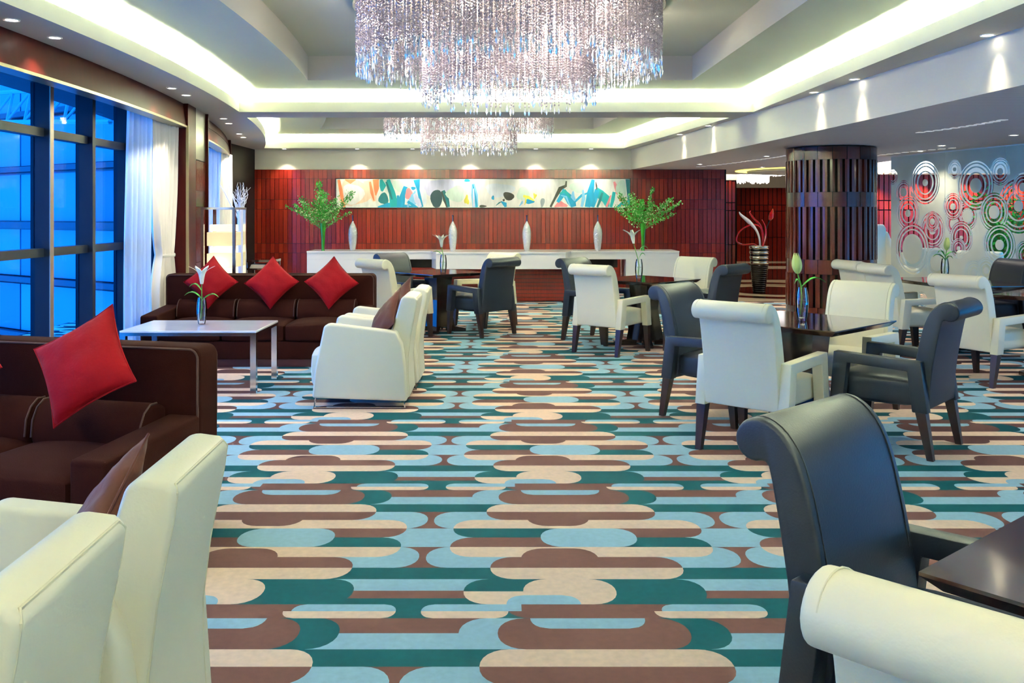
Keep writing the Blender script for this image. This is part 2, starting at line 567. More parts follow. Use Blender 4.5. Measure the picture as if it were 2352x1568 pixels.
# glowing ring recess in the low ceiling near the lobby
ringroot = thing('ceiling_ring_light', 'yellow glowing oval ring in the low ceiling beside the pillar', 'ceiling light', (6.1, 17.75, H2))
g = G()
N = 48
for r0, r1 in ((1.50, 1.28),):
    vs = [(r0 * math.cos(2 * PI * k / N), r0 * math.sin(2 * PI * k / N), -0.012) for k in range(N)] + [(r1 * math.cos(2 * PI * k / N), r1 * math.sin(2 * PI * k / N), -0.012) for k in range(N)]
    g.add(vs, [(k, (k + 1) % N, N + (k + 1) % N, N + k) for k in range(N)])
ob('glow_ring', g, 'cove_glow', ringroot, smooth=0)
g = G(); g.lathe([(1.28, -0.02), (1.26, -0.045), (0.5, -0.05), (0.48, -0.02)], 48)
ob('disc', g, 'ceiling_paint', ringroot)

# small square vent slots in arcs on the low ceiling
def vent_arc(p, q, n, bow):
    p, q = Vector(p), Vector(q)
    d = (q - p); nn = Vector((-d.y, d.x)).normalized()
    for i in range(n):
        t = i / (n - 1)
        c = p + d * t + nn * bow * 4 * t * (1 - t)
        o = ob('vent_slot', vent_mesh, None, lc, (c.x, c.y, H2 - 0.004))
g = G(); g.box(-0.035, 0.035, -0.035, 0.035, -0.003, 0.003)
mat('vent_painted_glint', (225, 222, 214), 0.6, emit=((225, 222, 214), 0.22))  # slight emission paints bright glints on the slots; no lamp behind them
vent_mesh = mesh_of('vent_slot', g, 'vent_painted_glint', 0)
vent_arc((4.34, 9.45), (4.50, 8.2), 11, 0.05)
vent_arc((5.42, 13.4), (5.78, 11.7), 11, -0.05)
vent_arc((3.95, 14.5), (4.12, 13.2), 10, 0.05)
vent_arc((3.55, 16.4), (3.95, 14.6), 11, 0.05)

# lobby ceiling, high and white, beyond the low ceiling
g = G()
g.add([(4.0, 19.6, 3.0), (XR + 2, 19.6, 3.0), (XR + 2, 29, 3.0), (4.0, 29, 3.0)], [(0, 1, 2, 3)])
g.add([(6.25, 14.5, 3.0), (XR + 2, 14.5, 3.0), (XR + 2, 19.6, 3.0), (6.25, 19.6, 3.0)], [(0, 1, 2, 3)])
g.add([(4.0, 19.6, H2), (6.25, 19.6, H2), (6.25, 19.6, 3.0), (4.0, 19.6, 3.0)], [(0, 1, 2, 3)])
g.add([(6.25, 14.5, H2), (XR, 14.5, H2), (XR, 14.5, 3.0), (6.25, 14.5, 3.0)], [(0, 1, 2, 3)])
g.add([(6.25, 14.5, H2), (6.25, 19.6, H2), (6.25, 19.6, 3.0), (6.25, 14.5, 3.0)], [(0, 1, 2, 3)])
tag(ob('ceiling_lobby', g, 'ceiling_paint', smooth=0), 'high white ceiling of the lobby behind the pillar', 'ceiling', kind='structure')

# ------------------------------------------------------------------ carpet: one repeat traced in plan, laid over the floor
def carpet():
    U = 0.1208; PY = 13 * U; PX = 1.40
    T, B, P, N_ = 0, 1, 2, 3   # teal, light blue, peach, brown
    shapes = []
    def half_ell(xc, yc, rx, ry, a0, a1, n=9):
        return [(xc + rx * math.cos(R(a0 + (a1 - a0) * i / n)), yc + ry * math.sin(R(a0 + (a1 - a0) * i / n))) for i in range(n + 1)]
    def cap(xl, xr, k0, k1, col, lo=None, hi=None, left=True, right=True):
        """capsule between rows k0..k1; keep only rows lo..hi of it"""
        y0, y1 = k0 * U, k1 * U
        lo = y0 if lo is None else lo * U; hi = y1 if hi is None else hi * U
        ry = (y1 - y0) / 2; yc = (y0 + y1) / 2; rx = min(0.82 * ry, (xr - xl) / 2)
        def xs(y):
            t = max(-1, min(1, (y - yc) / ry))
            return rx * (1 - math.sqrt(max(0, 1 - abs(t) ** 2.2)))
        n = 12
        yy = []
        for i in range(n + 1):
            a = -PI / 2 + PI * i / n
            y = yc + ry * math.sin(a)
            if lo < y < hi: yy.append(y)
        yy = [lo] + [y for y in yy if y - lo > 0.003 and hi - y > 0.003] + [hi]
        pl = [(xr - (xs(y) if right else 0), y) for y in yy] + [(xl + (xs(y) if left else 0), y) for y in reversed(yy)]
        shapes.append((pl, col))
    for k0, k1, c in ((0, 1, T), (1, 2, B), (2, 3, N_), (3, 4.45, T), (4.45, 5.05, N_), (5.05, 6, B), (6, 7, T), (7, 9, N_), (9, 11, B), (11, 13, N_)):
        shapes.append(([(-PX / 2, k0 * U), (PX / 2, k0 * U), (PX / 2, k1 * U), (-PX / 2, k1 * U)], c))
    for k in (7, 11):
        cap(-0.685, 0.0, k, k + 2, B); cap(0.0, 0.685, k, k + 2, B)
    cap(-0.51, 0.1, 1, 3, B)
    cap(0.0, 0.463, 1, 3, T); cap(-0.37, 0.32, 1, 3, N_)
    cap(-0.25, 0.175, 2.3, 3.7, B, hi=3.0)
    cap(-0.1, 0.456, 4, 6, T)
    cap(-0.507, 0.0, 4, 6, T, lo=5, right=False); cap(-0.507, 0.0, 4, 6, P, hi=5, right=False)
    cap(-0.27, 0.10, 4, 6, P)
    cap(-0.344, 0.32, 3, 5, N_, hi=4.0)
    cap(-0.337, -0.05, 3.3, 4.7, B, lo=4.0)
    cap(-0.66, -0.28, 3, 4, B, lo=3.5, right=False); cap(-0.66, -0.33, 3, 4, P, hi=3.5)
    cap(0.25, 0.645, 3, 4, B, lo=3.5); cap(0.22, 0.645, 3, 4, P, hi=3.5)
    cap(-0.587, 0.0, 8, 10, N_, lo=9, right=False); cap(0.0, 0.592, 8, 10, T, lo=9, left=False); cap(-0.587, 0.592, 8, 10, P, hi=9)
    cap(-0.584, 0.0, 10, 12, T, hi=11, right=False); cap(0.0, 0.594, 10, 12, N_, hi=11, left=False); cap(-0.584, 0.594, 10, 12, P, lo=11)
    cap(-0.174, 0.271, 9, 11, B)
    cap(-0.403, 0.412, 6, 8, N_, lo=7); cap(-0.403, 0.412, 6, 8, P, hi=7); cap(-0.27, 0.067, 6.8, 8.85, N_, lo=7.2)
    cap(-0.43, 0.415, -1, 1, P, lo=0); cap(-0.43, 0.415, -1, 1, N_, hi=0); cap(-0.23, 0.075, -1.72, 0.3, N_, hi=-0.3)
    vs, fs, cols = [], [], []
    for dy in (0, PY):
        for pl, c in shapes:
            o = len(vs); vs += [Vector((x, y + dy)) for x, y in pl]; fs.append(list(range(o, o + len(pl))))
            cols.append(c)
    ns = len(shapes)
    # paint order: shape index first, repeats do not fight
    rank = [i % ns for i in range(len(fs))]
    o = len(vs)
    vs += [Vector((-PX / 2, 0)), Vector((PX / 2, 0)), Vector((PX / 2, PY)), Vector((-PX / 2, PY))]
    fs.append([o, o + 1, o + 2, o + 3])
    rv, re, rf, ov, oe, of = delaunay_2d_cdt(vs, [], fs, 0, 1e-5, True)
    tile_f, tile_c = [], []
    last = len(fs) - 1
    for f, src in zip(rf, of):
        if last not in src: continue
        cand = [i for i in src if i != last]
        if not cand: continue
        tile_f.append(f); tile_c.append(cols[max(cand, key=lambda i: rank[i])])
    used = sorted({i for f in tile_f for i in f}); rem = {v: k for k, v in enumerate(used)}
    tv = [(rv[i].x, rv[i].y) for i in used]; tf = [tuple(rem[i] for i in f) for f in tile_f]
    V, F, MI = [], [], []
    for iy in range(-4, 10):
        for ix in range(-4, 7):
            if iy >= 8 and ix > 2: continue
            o = len(V)
            V += [(0.36 + ix * PX + x, 3.027 + iy * PY + y, 0.0) for x, y in tv]
            F += [tuple(i + o for i in f) for f in tf]; MI += tile_c
    me = bpy.data.meshes.new('floor')
    me.from_pydata(V, [], F)
    for m in ('carpet_teal', 'carpet_blue', 'carpet_peach', 'carpet_brown'): me.materials.append(M[m])
    me.polygons.foreach_set('material_index', MI)
    me.update()
    b = bmesh.new(); b.from_mesh(me); 
    for f in b.faces:
        if f.normal.z < 0: f.normal_flip()
    b.to_mesh(me); b.free()
    o = bpy.data.objects.new('floor', me); COL.objects.link(o)
    tag(o, 'carpet of teal, pale blue, peach and brown rounded stripes', 'carpet', kind='structure')
carpet()

# lobby stone floor with inlaid rings
lf = thing('floor_lobby', 'polished beige and dark brown stone floor of the lobby', 'floor', (0, 0, 0), kind='structure')
g = G(); g.box(3.86, XR + 2, 15.58, 29, -0.05, 0.004)
ob('stone_field', g, 'stone_beige', lf, smooth=0)
def disc(name, cx, cy, r0, r1, z, m, n=56):
    g = G()
    if r0 <= 0:
        g.add([(cx + r1 * math.cos(2 * PI * k / n), cy + r1 * math.sin(2 * PI * k / n), z) for k in range(n)], [tuple(range(n))])
    else:
        vs = [(cx + r * math.cos(2 * PI * k / n), cy + r * math.sin(2 * PI * k / n), z) for r in (r0, r1) for k in range(n)]
        g.add(vs, [(k, (k + 1) % n, n + (k + 1) % n, n + k) for k in range(n)])
    return ob(name, g, m, lf, smooth=0)
disc('stone_disc', 5.35, 17.7, 0, 0.95, 0.008, 'stone_brown')
disc('stone_ring', 5.35, 17.9, 1.55, 1.95, 0.007, 'stone_brown')
for y0, y1 in ((20.6, 24.6), (26.0, 27.4)):
    g = G(); g.box(4.4, XR + 2, y0, y1, 0.003, 0.009); ob('stone_band', g, 'stone_brown', lf, smooth=0)

# ------------------------------------------------------------------ wood panelled back wall
ZB = ((2.164, H2), (1.765, 2.164), (1.58, 1.765), (0.928, 1.58), (0.745, 0.928), (0.0, 0.745))
bw = thing('wall_back', 'mahogany panelled back wall of upright slats below a white band', 'wall', (0, 0, 0), kind='structure')
XL_B, XR_B = -4.9, 4.32
g = G(); g.box(XL_B - 0.6, XR_B, YB, YB + 0.2, 0, H2); ob('wall_backing', g, 'mahogany_groove', bw, smooth=0)
g = G(); g.box(XL_B - 0.6, fascia_x(YB) + 0.05, YB - 0.01, YB + 0.2, H2, H1 + 0.02); ob('white_band', g, 'wall_white', bw, smooth=0)
pitch = 0.0835
nb = int((XR_B - XL_B) / pitch)
rnd = random.Random(3)
slat_cache = {}
def slat_mesh(w, h, d, m, nm='slat'):
    key = (round(w, 4), round(h, 3), d, m)
    if key not in slat_cache:
        g = G(); g.box(-w / 2, w / 2, -d, 0, 0, h)
        slat_cache[key] = mesh_of(nm, g, m, 0)
    return slat_cache[key]
for zi, (z0, z1) in enumerate(ZB):
    slatted = zi in (1, 3)
    if slatted:
        for i in range(nb):
            x = XL_B + (i + 0.5) * pitch
            m = rnd.choice(['mahogany', 'mahogany', 'mahogany_dark', 'mahogany_light'])
            d = rnd.choice([0.026, 0.03, 0.033])
            ob('slat', slat_mesh(pitch - 0.008, z1 - z0 - 0.006, d, m), None, bw, (x, YB, z0 + 0.003))
    else:
        g = G()
        for i in range(nb):
            x = XL_B + (i + 0.5) * pitch
            g.box(x - pitch / 2 + 0.002, x + pitch / 2 - 0.002, YB - rnd.choice([0.024, 0.027, 0.03]), YB, z0 + 0.003, z1 - 0.003, mi=rnd.choice([0, 0, 1, 2]))
        o = ob('board_course', g, ['mahogany', 'mahogany_dark', 'mahogany_light'], bw, smooth=0)
        o['kind'] = 'stuff'

# lobby walls
def panel_wall(name, label, x0, x1, y, z1, pitch, mlist, facing=-1, zband=None):
    r = thing(name, label, 'wall', (0, 0, 0), kind='structure')
    g = G(); g.box(x0, x1, y, y + 0.15, 0, z1); ob('wall_backing', g, 'mahogany_groove', r, smooth=0)
    g = G(); n = int((x1 - x0) / pitch); rr = random.Random(int(x0 * 10))
    for i in range(n):
        for z0, zz in ((0.0, 0.745), (0.76, 1.56), (1.58, 1.75), (1.77, z1)):
            d = rr.choice([0.03, 0.04, 0.05])
            g.box(x0 + i * pitch + 0.01, x0 + (i + 1) * pitch - 0.012, y - d, y, z0, min(zz, z1), mi=rr.randrange(len(mlist)))
    o = ob('slat_course', g, mlist, r, smooth=0); o['kind'] = 'stuff'
    return r
panel_wall('wall_lobby_far', 'dark mahogany wall at the far end of the lobby', 4.3, XR + 2, 28.6, 2.30, 0.14, ['mahogany_dark', 'mahogany_dark', 'mahogany'])
g = G(); g.box(4.3, XR + 2, 28.55, 28.8, 2.30, 3.0)
tag(ob('trim_2', g, 'wall_white', smooth=0), 'white band above the far lobby wall', 'wall band', kind='structure')
panel_wall('wall_lobby_side', 'red-lit mahogany wall end just behind the back wall', 4.3, 5.68, 22.0, 2.30, 0.09, ['mahogany', 'mahogany_light'])
g = G(); g.box(4.3, 5.68, 21.95, 22.2, 2.30, 3.0)
tag(ob('trim_3', g, 'wall_white', smooth=0), 'white band above the red-lit lobby wall end', 'wall band', kind='structure')
panel_wall('wall_screen_back', 'bright red mahogany wall seen through the patterned glass screen', 6.7, XR, 18.4, 2.28, 0.10, ['mahogany', 'mahogany_light', 'mahogany'])
g = G(); g.box(6.7, XR, 17.85, 18.6, 2.28, 3.0)
tag(ob('trim_4', g, 'wall_white', smooth=0), 'white band above the red wall behind the screen', 'wall band', kind='structure')
# closing walls that bound the place
for nm, lb, a in (('wall_right', 'far right wall of the lounge', (XR, XR + 0.2, Y0, 18.4, 0, 3.0)), ('wall_front', 'wall behind the viewpoint', (-6.0, XR, Y0 - 0.2, Y0, 0, 3.3)), ('wall_lobby_right', 'right wall of the lobby', (XR + 2, XR + 2.2, 14.0, 29, 0, 3.0)), ('wall_lobby_left', 'left wall of the lobby behind the panelled wall', (4.1, 4.3, YB + 0.2, 29, 0, 3.0)), ('wall_lobby_end', 'end wall closing the lobby', (4.1, XR + 2.2, 28.8, 29, 0, 3.1)), ('wall_right_return', 'return wall between lounge and lobby', (XR, XR + 2.2, 13.9, 14.1, 0, 3.0))):
    g = G(); g.box(*a); tag(ob(nm, g, 'wall_white', smooth=0), lb, 'wall', kind='structure')

# ------------------------------------------------------------------ left wall: curved headers, pier, windows
GX = -3.80
def curve_strip(g, y0, y1, o0, o1, z0, z1, n=14, mi=0, zt=None):
    """solid strip following the wall curve, between offsets o0..o1 (room side positive)"""
    ys = frange(y0, y1, n)
    vs = []
    for y in ys:
        x = wall_x(y)
        vs += [(x + o0, y, z0), (x + o1, y, z0), (x + o1 - (zt or 0), y, z1), (x + o0, y, z1)]
    fs = []
    for i in range(n):
        a, b = i * 4, i * 4 + 4
        for k in range(4):
            k2 = (k + 1) % 4
            fs.append((a + k, a + k2, b + k2, b + k))
    fs.append((0, 1, 2, 3)); fs.append((n * 4, n * 4 + 3, n * 4 + 2, n * 4 + 1))
    g.add(vs, fs, None, mi)
wl = thing('wall_left', 'curved left wall of dark wood headers and brushed-metal pier', 'wall', (0, 0, 0), kind='structure')
g = G(); curve_strip(g, Y0, 10.16, -0.14, 0.0, 2.475, H1, 26, zt=0.03); ob('header_panel', g, 'frame_wood', wl, smooth=30)
g = G(); curve_strip(g, Y0, 10.16, -0.13, 0.012, 2.452, 2.475, 26); ob('header_edge', g, 'brass', wl, smooth=30)
g = G(); curve_strip(g, 11.28, 15.2, -0.14, 0.0, 2.435, H1, 12, zt=0.05); ob('header_panel', g, 'frame_wood', wl, smooth=30)
g = G(); curve_strip(g, 11.28, 15.2, -0.13, 0.012, 2.415, 2.435, 12); ob('header_edge', g, 'brass', wl, smooth=30)
g = G(); curve_strip(g, 10.16, 10.60, -0.16, 0.02, 0, H1, 3); ob('pier_frame', g, 'frame_wood', wl, smooth=30)
g = G(); curve_strip(g, 10.150, 10.162, 0.0, 0.03, 0, 2.475, 1); ob('pier_edge', g, 'brass', wl, smooth=30)
g = G(); curve_strip(g, 10.60, 11.24, -0.16, 0.0, 0, H1, 4); ob('pier_core', g, 'mahogany_groove', wl, smooth=30)
g = G(); curve_strip(g, 10.61, 11.23, 0.0, 0.018, 2.13, H1, 4); ob('pier_metal_panel', g, 'brushed_metal', wl, smooth=30)
g = G(); curve_strip(g, 11.24, 11.28, -0.16, 0.05, 0, H1, 1); ob('pier_frame', g, 'frame_wood', wl, smooth=30)
for z0, z1, slat in ((1.765, 2.12, 1), (1.58, 1.765, 0), (0.928, 1.58, 1), (0.0, 0.928, 1)):
    if slat:
        for i in range(8):
            y = 10.61 + i * 0.0775
            g = G(); curve_strip(g, y + 0.012, y + 0.066, 0.0, 0.022, z0 + 0.004, z1 - 0.004, 1); ob('slat', g, 'mahogany', wl, smooth=0)
    else:
        g = G(); curve_strip(g, 10.61, 11.23, 0.0, 0.02, z0, z1, 4); ob('plain_course', g, 'pillar_wood', wl, smooth=30)
g = G(); curve_strip(g, 15.2, YB, -0.16, 0.0, 0, H1, 6); ob('end_frame', g, 'frame_wood', wl, smooth=30)
# deep reveals beside and above the windows
g = G()
g.box(-4.1, wall_x(10.2) - 0.1, 10.2, 10.3, 0, 2.62); g.box(-4.4, -3.72, 11.24, 11.34, 0, 2.62); g.box(-5.3, wall_x(15.25) - 0.1, 15.25, 15.35, 0, 2.6)
ob('reveal', g, 'mahogany_dark', wl, smooth=0)
g = G()
ceiling_plane(g, [(wall_x(y) - 0.02, y) for y in frange(Y0, 15.3, 20)] + [(wall_x(y) - 1.0, y) for y in frange(15.3, Y0, 20)], (), 2.60)
ob('recess_soffit', g, 'window_frame', wl, smooth=0)
g = G(); g.box(-4.15, -3.72, 10.3, 11.24, 0, H1); ob('pier_back', g, 'mahogany_groove', wl, smooth=0)
g = G(); g.box(-5.5, -4.7, 15.35, YB + 0.2, 0, H1 + 0.02); ob('corner_back', g, 'mahogany_groove', wl, smooth=0)

def window(name, label, x, y0, y1, ym, zt, x2=None):
    w = thing(name, label, 'window', (0, 0, 0), kind='structure')
    X = lambda y: x if x2 is None else x + (x2 - x) * (y - y0) / (y1 - y0)
    zs = [0.04, 1.18, 2.16, zt]
    edges = [y0] + ym + [y1]
    for y in edges:
        g = G(); g.box(X(y) - 0.03, X(y) + 0.125, y - 0.03, y + 0.03, 0, zt); ob('mullion', g, 'window_frame', w, smooth=0)
        if abs(y - 7.48) > 0.01: continue
        g = G(); g.box(X(y) + 0.125, X(y) + 0.132, y - 0.03, y + 0.03, 0, zt); ob('mullion_face', g, 'mullion_edge', w, smooth=0)
    for a, b in zip(edges, edges[1:]):
        for z in zs:
            g = G(); g.bar((X(a) + 0.03, a + 0.03, z), (X(b) + 0.03, b - 0.03, z), 0.1, 0.07); ob('transom', g, 'window_frame', w, smooth=0)
        for z0, z1 in zip(zs, zs[1:]):
            g = G(); g.bar((X(a), a + 0.03, (z0 + z1) / 2), (X(b), b - 0.03, (z0 + z1) / 2), 0.012, z1 - z0 - 0.06); ob('pane', g, 'glass_window', w, smooth=0)
    return w
window('window_1', 'floor-to-ceiling window wall with dark blue mullions at the left', GX, 0.6, 9.95, [1.6, 2.6, 3.6, 4.6, 5.6, 6.55, 7.48, 8.27, 9.08], 2.60)
window('window_2', 'second tall window beyond the metal pier', -4.35, 11.36, 15.2, [12.3, 13.3, 14.3], 2.58, -5.2)
g = G(); g.box(-6.2, -3.82, Y0, 0.6, 0, 2.62)
tag(ob('wall_left_near', g, 'wall_white', smooth=0), 'plain left wall portion beside the viewpoint', 'wall', kind='structure')
g = G(); g.tube([(wall_x(y) - 0.24, y, 2.545) for y in frange(2.0, 10.1, 14)], 0.03, 8)
tag(ob('curtain_rail', g, 'rail'), 'grey curtain rail running along the top of the near window', 'curtain rail')

# ------------------------------------------------------------------ curtains
def curtain(name, label, p, q, z0, z1, folds, amp, m, waist=None, flare=0.0, cat='curtain', group=None):
    p, q = Vector(p), Vector(q)
    d = q - p; L = d.length; t = d.normalized(); nrm = Vector((-t.y, t.x))
    nu, nz = folds * 8, 26
    vs, fs = [], []
    for j in range(nz + 1):
        z = z0 + (z1 - z0) * j / nz
        sc = 1.0
        if waist:
            zw, sw = waist
            if z > zw:
                k = min(1, (z - zw) / (z1 - zw)); sc = sw + (1 - sw) * (k ** 0.55)
            else:
                k = min(1, (zw - z) / 0.35); sc = sw + (0.82 - sw) * (k ** 0.6)
        if flare: sc *= 1 + flare * (1 - j / nz)
        for i in range(nu + 1):
            u = i / nu
            if waist: uu = 1 - (1 - u) * sc if True else u
            else: uu = 1 - (1 - u) * sc
            if waist: uu = 0.62 + (u - 0.62) * sc
            a = amp * math.sin(u * folds * 2 * PI + 0.6 * math.sin(z * 1.7)) * (0.75 + 0.25 * math.sin(u * 13 + z))
            if waist: a *= 0.6 + 0.4 * sc
            c = p + t * (uu * L) + nrm * a
            vs.append((c.x, c.y, z))
    for j in range(nz):
        for i in range(nu):
            k = j * (nu + 1) + i
            fs.append((k, k + 1, k + nu + 2, k + nu + 1))
    g = G(); g.add(vs, fs)
    r = thing(name, label, cat, (0, 0, 0), group=group)
    ob('cloth', g, m, r, smooth=80)
    if waist:
        c = p + t * (0.62 * L)
        g = G()
        rr = waist[1] * L * 0.52
        g.lathe([(1.0, -0.018), (1.06, 0), (1.0, 0.018)], 20, Matrix.Translation((c.x - 0.0, c.y - 0.0, waist[0])) @ Matrix.Rotation(math.atan2(t.y, t.x), 4, 'Z') @ Matrix.Diagonal((rr, amp * 1.35, 1, 1)), cap=False)
        ob('tieback', g, 'curtain', r)
    return r
curtain('sheer_curtain', 'pale blue-white sheer curtain hanging beside the near window', (-3.60, 8.84), (-3.60, 9.38), 0.01, 2.5, 5, 0.035, 'sheer_cloth', flare=0.12)
curtain('drape', 'cream drape tied back at the waist behind the three-cushion sofa', (-3.60, 9.40), (-3.60, 10.13), 0.01, 2.5, 7, 0.05, 'curtain', waist=(1.05, 0.5))
curtain('sheer_curtain', 'pale blue sheer curtain at the far window behind the lantern', (-4.17, 13.05), (-4.24, 13.75), 0.01, 2.44, 4, 0.03, 'sheer_cloth')
curtain('drape', 'cream drape at the far window beside the white twigs', (-4.22, 13.75), (-4.36, 14.75), 0.01, 2.44, 6, 0.045, 'curtain')

# ------------------------------------------------------------------ outside: blue glass building and roof truss
bd = thing('office_building', 'blue glass office facade seen through the window', 'building', (-6.2, 18.0, 0))
ang = math.atan2(14.0, -20.0)
bd.rotation_euler = (0, 0, ang)
g = G(); g.box(0, 30, -1.0, -0.25, -7, 14); ob('facade_core', g, 'facade_glass_deep', bd, smooth=0)
rr = random.Random(11)
g = G(); g.box(0.03, 1.27, -0.25, -0.12, 0.03, 1.12); pane_a = mesh_of('window_pane', g, 'facade_glass', 0)
g = G(); g.box(0.03, 1.27, -0.25, -0.12, 0.03, 1.12); pane_b = mesh_of('window_pane', g, 'facade_glass_deep', 0)
for i in range(0, 18):
    for j in range(-4, 8):
        ob('window_pane', pane_a if rr.random() < 0.72 else pane_b, None, bd, (i * 1.3, 0, j * 1.3))
for j in range(-4, 9):
    g = G(); g.box(0, 24, -0.25, 0.05, j * 1.3 - 0.12, j * 1.3); ob('floor_band', g, 'facade_band', bd, smooth=0)
tr = thing('roof_truss', 'pale blue space-frame truss of a canopy outside the window', 'truss', (0, 0, 0))
A, Bv = Vector((-4.95, 11.6, 2.66)), Vector((-9.8, 16.2, 3.12))
nn = 9
up, lo = [], []
for i in range(nn + 1):
    p = A.lerp(Bv, i / nn)
    up.append(p + Vector((0.05, 0.1, 0.48))); lo.append(p)
g = G(); g.tube(up, 0.035, 6); ob('chord', g, 'truss', tr)
g = G(); g.tube(lo, 0.035, 6); ob('chord', g, 'truss', tr)
for i in range(nn):
    for a, b in ((lo[i], up[i]), (up[i], lo[i + 1])):
        g = G(); g.tube([a, b], 0.022, 6); ob('strut', g, 'truss', tr)

#--PART2--

# ------------------------------------------------------------------ dining armchairs
def back_profile():
    front = [(-0.20, 0.36), (-0.205, 0.46), (-0.218, 0.56), (-0.236, 0.66), (-0.258, 0.76), (-0.278, 0.83), (-0.302, 0.885), (-0.335, 0.928), (-0.372, 0.953),
             (-0.408, 0.962), (-0.444, 0.953), (-0.468, 0.93), (-0.478, 0.9), (-0.468, 0.868), (-0.444, 0.85), (-0.416, 0.846), (-0.392, 0.852), (-0.378, 0.84)]
    rear = [(-0.368, 0.80), (-0.345, 0.68), (-0.325, 0.56), (-0.312, 0.44), (-0.306, 0.30), (-0.22, 0.29)]
    out = []
    for i in range(len(front) - 1):
        p0, p1, p2, p3 = [Vector(front[max(0, min(len(front) - 1, i + k))]) for k in (-1, 0, 1, 2)]
        for t in (0.0, 0.5):
            out.append(tuple(0.5 * ((2 * p1) + (p2 - p0) * t + (2 * p0 - 5 * p1 + 4 * p2 - p3) * t * t + (3 * p1 - p0 - 3 * p2 + p3) * t ** 3)))
    return out + [front[-1]] + rear

def make_chair(col, label, proto_name):
    lea = 'white_leather' if col == 'white' else 'navy_leather'
    seam = 'white_piping' if col == 'white' else 'navy_seam'
    t = thing(proto_name, label, 'chair', (0, 0, 0))
    # backrest: one scrolled upholstered shell
    prof = back_profile()
    g = G(); g.prism(prof, -0.25, 0.25, 'x', bevel=0.012, seg=3)
    bk = ob('backrest', g, lea, t, smooth=50)
    for sx in (-1, 1):
        pts = [(sx * 0.222, y + 0.0015, z + 0.0008) for y, z in prof[4:24]]
        g = G(); g.tube(pts, 0.0018, 6); ob('seam', g, seam, bk)
    # seat cushion
    g = G(); g.soft(-0.235, 0.235, -0.22, 0.30, 0.30, 0.465, 0.035, (0, 0.012, 0.022), 6)
    ob('seat', g, lea, t, smooth=60)
    # arms: mitred open frames
    for sx in (-1, 1):
        x0, x1 = (0.245, 0.315) if sx > 0 else (-0.315, -0.245)
        b = G()
        outer = [(-0.305, 0.29), (-0.235, 0.29), (-0.21, 0.545), (0.19, 0.545), (0.215, 0.29), (0.29, 0.29), (0.262, 0.61), (-0.262, 0.585)]
        outer = [(-0.315, 0.285), (-0.225, 0.285), (-0.195, 0.53), (0.175, 0.545), (0.205, 0.285), (0.290, 0.285), (0.262, 0.612), (-0.275, 0.595)]
        b.prism(outer, x0, x1, 'x', bevel=0.006, seg=2)
        ob('armrest', b, lea, t, smooth=40)
    # legs
    for sx in (-1, 1):
        for (yt, yb_) in ((0.248, 0.272), (-0.27, -0.325)):
            w0, w1 = 0.031, 0.019
            cx = sx * 0.278
            vs = []
            for (y, z, w) in ((yb_, 0.0, w1), (yt, 0.30, w0)):
                for a, b2 in ((-1, -1), (1, -1), (1, 1), (-1, 1)):
                    vs.append((cx + a * w, y + b2 * w, z))
            g = G(); g.add(vs, [(3, 2, 1, 0), (4, 5, 6, 7), (0, 1, 5, 4), (1, 2, 6, 5), (2, 3, 7, 6), (3, 0, 4, 7)])
            ob('leg', g, 'chair_leg_wood', t, smooth=0)
    return t

chair_protos = {}
def chair(col, x, y, fx, fy, label, group):
    rz = heading(fx, fy)
    if col not in chair_protos:
        t = make_chair(col, label, 'dining_armchair')
        t.location = (x, y, 0); t.rotation_euler = (0, 0, rz); t['group'] = group
        chair_protos[col] = t
        return t
    return copy_tree(chair_protos[col], (x, y, 0), rz, label, group)

def table(x, y, rz, label, sx=0.9, sy=0.9):
    t = thing('dining_table', label, 'table', (x, y, 0), rz, 'dark wooden dining tables')
    a, b = sx / 2, sy / 2
    vs = []
    for k, z in ((1.0, 0.75), (1.0, 0.742), (0.0, 0.71)):
        e = 0.0 if k else 0.035
        for px, py in ((-a + e, -b + e), (a - e, -b + e), (a - e, b - e), (-a + e, b - e)):
            vs.append((px, py, z))
    fs = [(0, 1, 2, 3), (11, 10, 9, 8)]
    for l in (0, 4):
        for k in range(4):
            fs.append((l + k, l + (k + 1) % 4, l + 4 + (k + 1) % 4, l + 4 + k))
    g = G(); g.add(vs, fs); ob('tabletop', g, 'table_wood', t, smooth=0)
    g = G()
    for px, py in ((-1, 0), (1, 0)):
        pass
    # pedestal: flared square column
    vs = []
    for h, z in ((0.15, 0.06), (0.105, 0.40), (0.13, 0.71)):
        for px, py in ((-1, -1), (1, -1), (1, 1), (-1, 1)):
            vs.append((px * h, py * h, z))
    fs = [(3, 2, 1, 0), (8, 9, 10, 11)]
    for l in (0, 4):
        for k in range(4):
            fs.append((l + k, l + (k + 1) % 4, l + 4 + (k + 1) % 4, l + 4 + k))
    g.add(vs, fs); ob('pedestal', g, 'pedestal_wood', t, smooth=0)
    for k in range(4):
        g = G(); g.prism([(0.10, 0.0), (0.36, 0.0), (0.36, 0.035), (0.10, 0.085)], -0.05, 0.05, 'y', bevel=0.004)
        ob('foot', g, 'pedestal_wood', t, rot=(0, 0, k * PI / 2 + PI / 4), smooth=0)
    return t

def table_set(x, y, where, keys='SW SE NW NE', off=None):
    pass

D = math.sqrt(0.5)
RZT = R(43)
table(2.14, 6.43, RZT, 'dark glossy square table with a budding lily in front of the round pillar')
table(1.66, 10.5, RZT, 'dark square table before the right end of the white counter')
table(-0.80, 11.75, RZT, 'dark square table between the brown sofa and the white counter')
table(1.51, 1.86, R(40), 'dark brown table corner at the right edge of the foreground')
table(5.05, 10.1, R(9), 'long dark table beside the patterned glass screen', 0.9, 1.4)
table(5.18, 8.45, R(43), 'dark table at the right edge behind the white chair')

